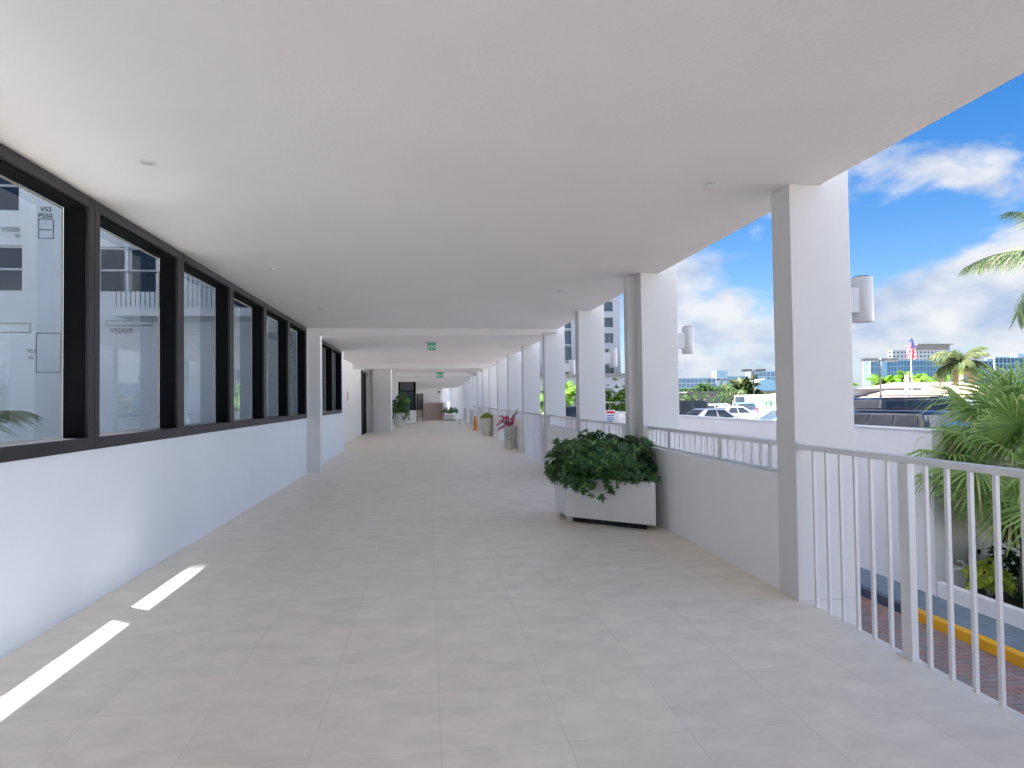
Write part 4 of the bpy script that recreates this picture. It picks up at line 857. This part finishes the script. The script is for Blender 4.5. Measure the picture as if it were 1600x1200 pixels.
obj('roof_crown', MB().box(504, 538, 598, 615, 47.51, 52.5).box(500, 541, 596.5, 616, 52.51, 53.6), M['roofwhite'], fb8)
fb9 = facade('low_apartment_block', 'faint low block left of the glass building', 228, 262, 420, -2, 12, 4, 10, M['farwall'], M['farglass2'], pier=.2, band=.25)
dm = thing('dome', 'white half round roof showing between the palms left of the nearest column', 'dome', (112, 202, -2)); db = MB(); nd = 18
for yy in (200, 212):
    db.v += [(112+7.6*math.cos(math.pi*k/nd), yy, -2+9.4*math.sin(math.pi*k/nd)) for k in range(nd+1)]
db.f = [tuple(range(nd, -1, -1)), tuple(range(nd+1, 2*nd+2))]+[(k, k+1, k+nd+2, k+nd+1) for k in range(nd)]
obj('shell', db, M['farwall'], dm, smooth=40)
# white tower with dark balconies
tw = thing('white_tower', 'white residential tower with stacked dark windows seen between the columns', 'apartment tower', (27, 122, -2))
ops = []
for k in range(13):
    z = 5.9+2.93*k
    for (a, b) in ((32.5,34.25),(28.3,30.2)): ops.append((a, b, z+.1, z+1.9))
    ops.append((22.9, 26.3, z-.2, z+2.35)); ops.append((15.5, 19, z-.2, z+2.35))
obj('wall', strip_wall(12, 35.6, 5.2, 46, ops, 115, 115.8), M['towerwall'], tw)
obj('core', MB().box(12, 35.6, 115.81, 135, -2, 46), M['towerwall'], tw)
for (a, b, c, d) in ops:
    wo = obj('window', MB().box(a+.02, b-.02, 115.55, 115.75, c+.02, d-.02), M['farglass'], tw)
    mm_ = MB().box((a+b)/2-.05, (a+b)/2+.05, 115.48, 115.549, c+.02, d-.02)
    if b-a < 2.5: mm_.box(a+.02, b-.02, 115.47, 115.479, (c+d)/2-.05, (c+d)/2+.05)
    obj('window_bar', mm_, M['mullion'], wo)
    if b-a > 2.5: obj('balcony', MB().box(a-.1, b+.1, 114.2, 114.99, c-.25, c-.02), M['towerwall'], tw)
pod = thing('podium', 'low white podium building with a flat roof edge under the tower', 'building', (24, 104, -2))
obj('wall', strip_wall(14, 33.2, -2, 5.0, [(21.9,23.4,-1,3.9),(17.5,20.5,-1,3.9),(26,31,-1,2.6)], 100, 100.5), M['towerwall'], pod); obj('core', MB().box(14,33.2,100.51,114,-2,5.0), M['towerwall'], pod)
obj('roof', MB().box(13.5,36,99.4,114,5.01,5.6), M['roofwhite'], pod)
for (a,b,c,d) in ((21.9,23.4,-1,3.9),(17.5,20.5,-1,3.9),(26,31,-1,2.6)): obj('garage_door', MB().box(a+.01,b-.01,100.3,100.4,c+.01,d-.01), M['farwall'], pod)
# low white roofs and the peach house
def low_house(name, label, x0, x1, y0, y1, z0, z1, wm, rm, over=.5, nwin=4):
    t = thing(name, label, 'building', ((x0+x1)/2, (y0+y1)/2, z0))
    obj('wall', MB().box(x0, x1, y0, y1, z0, z1), wm, t); obj('roof', MB().box(x0-over, x1+over, y0-over, y1+over, z1+.002, z1+.3), rm, t)
    for k in range(nwin):
        a = x0+(k+.3)*(x1-x0)/nwin; o = obj('window', MB().box(a, a+min(1.6,(x1-x0)/nwin*.5), y0-.06, y0-.002, z0+(z1-z0)*.45, z0+(z1-z0)*.75), M['farglass'], t)
    return t
low_house('low_building', 'low flat roofed white building behind the dark cars', 44, 53, 64, 74, -1, 2.0, M['farwall'], M['roofwhite'], nwin=4)
low_house('low_building', 'long low pale building behind the cars left of the van', 50, 78, 118, 130, -1.5, 2.4, M['roofwhite'], M['roofwhite'], nwin=7)
low_house('low_building', 'low pale building beyond the far trees', 88, 140, 235, 245, -2, 4.6, M['farwall'], M['roofwhite'], nwin=8)
ph = thing('peach_roof_house', 'house with a broad peach coloured hipped roof behind the palms', 'house', (56, 66, -1))
obj('wall', MB().box(46.5, 68, 61, 74, -1, 1.3), M['farwall'], ph)
obj('roof', MB().add([(45.8,60.2,1.3),(68.7,60.2,1.3),(68.7,74.8,1.3),(45.8,74.8,1.3),(53.5,67.5,3.0),(61,67.5,3.0),(45.8,60.2,1.12),(68.7,60.2,1.12),(68.7,74.8,1.12),(45.8,74.8,1.12)], [(0,1,5,4),(1,2,5),(2,3,4,5),(3,0,4),(6,7,1,0),(7,8,2,1),(8,9,3,2),(9,6,0,3),(9,8,7,6)]), M['peach'], ph)
obj('window', MB().box(48,50,60.9,60.99,0,.9), M['farglass'], ph); obj('window', MB().box(53,55,60.9,60.99,0,.9), M['farglass'], ph)
wp = thing('chimney_post', 'white capped post rising beside the peach roof', 'post', (42.8, 47, -.9)); 
obj('post', MB().box(36.6,36.8,44.9,45.1,-.5,2.2), M['farwall'], wp); obj('finial', MB().lathe([(.16,0),(.2,.1),(.12,.2),(.14,.45),(.05,.5)], (36.7,45,2.6), 10), M['farwall'], wp)

# ------------------------------------------------------------------ distant and middle vegetation
mp_ = palm('coconut_palm', 'coconut palm with a bright green crownshaft and drooping dry fronds before the glass building', (41.3, 45, -.9), 4.0, FEA, None, 15, (.1,0), 1.05, True, 5, dry=6, tr=.18, els=(-30,50))
palm('bright_palm', 'bright lime green palm at the left of the parking lot gap', (16.8, 40.8+6, -.5), 1.6, FEAB, None, 20, s=.95, seed=6)
palm('bright_palm', 'lime green palm glimpsed beside the tower podium', (16.2, 75, -.6), 2.2, FEAB, None, 18, s=1.2, seed=7)
palm('bright_palm', 'lime green palm seen past the fourth column', (10.5, 52, -.5), 1.6, FEAB, None, 18, s=.9, seed=71)
palm('bright_palm', 'yellow green palm behind the lamp post, left of the flagpole', (62, 80, -1), 3.4, FEAB, None, 18, s=1.3, seed=8)
palm('bright_palm', 'yellow green palm right beside the flagpole foot', (69, 84, -1), 3.6, FEAB, None, 18, s=1.5, seed=81)
palm('bright_palm', 'yellow green palm right of the slanted white fin', (74, 84, -1), 3.2, FEAB, None, 16, s=1.3, seed=82)
palm('bright_palm', 'small ragged palm just right of the nearest column', (52, 75, -1), 3.4, FEAB, None, 14, s=1.0, seed=9)
palm('dusty_palm', 'grey green palm against the dome, above the van', (40.5, 78, -.6), 2.6, FEA, None, 20, s=1.25, seed=10)
palm('dusty_palm', 'golden brown palm right of the lamp post above the van', (45.5, 82, -.6), 1.6, FEAD, None, 20, s=1.2, seed=12)
for i, (x, y, cr, h, sd, lb) in enumerate([(20.5,56,(1.3,1.3,.8),1.9,1,'round olive bush right of the bright palm'), (31,72,(2.2,1.8,1.2),2.8,2,'bushy shrub above the blue car'), (36.5,73,(2.2,2,1.5),3.6,3,'grey green bush left of the lamp post'),
        (11.95,37.5,(.95,1.0,1.3),3.2,4,'bright leafy tree beside the golf cart'), (9.6,55,(2,1.5,1.4),3.0,5,'bright bush behind the black SUV'), (13.0,46,(1.2,1,1.0),3.0,6,'yellow green bush just above the golf cart roof')]):
    tree('shrub', lb, 'shrub', (x, y, -.55), cr, h, M['brightleaf' if i > 2 else 'treeleaf'], 200, .22, sd)
for i, x in enumerate((98, 104.5, 112, 119, 126.5, 133)):
    tree('distant_tree', ['leftmost dark tree of the far shoreline row','second tree of the far shoreline row','third tree of the far shoreline row, the fullest','fourth tree of the far shoreline row','fifth tree of the far shoreline row','rightmost tree of the far shoreline row, by the dome'][i],
         'tree', (x, 232, -2), (3.0+.6*(i % 3), 3, 2.6), 7.4+.7*((i*2) % 3), M['treeleaf'], 150, .9, 40+i, 'trees along the far shore')
hed = obj('far_hedge', bush_mb(random.Random(55), (116, 228, -1), (26, 2, 2.6), 900, 1.0, .5, 5, -.1, .2, seed=3), M['treeleaf']); props(hed, 'dark hedge line below the far shoreline trees', 'hedge')
hed2 = obj('far_hedge', bush_mb(random.Random(56), (300, 335, -1), (55, 3, 5), 1200, 1.6, .8, 5, -.1, .2, seed=6), M['treeleaf']); props(hed2, 'green planting along the foot of the glass building', 'hedge')
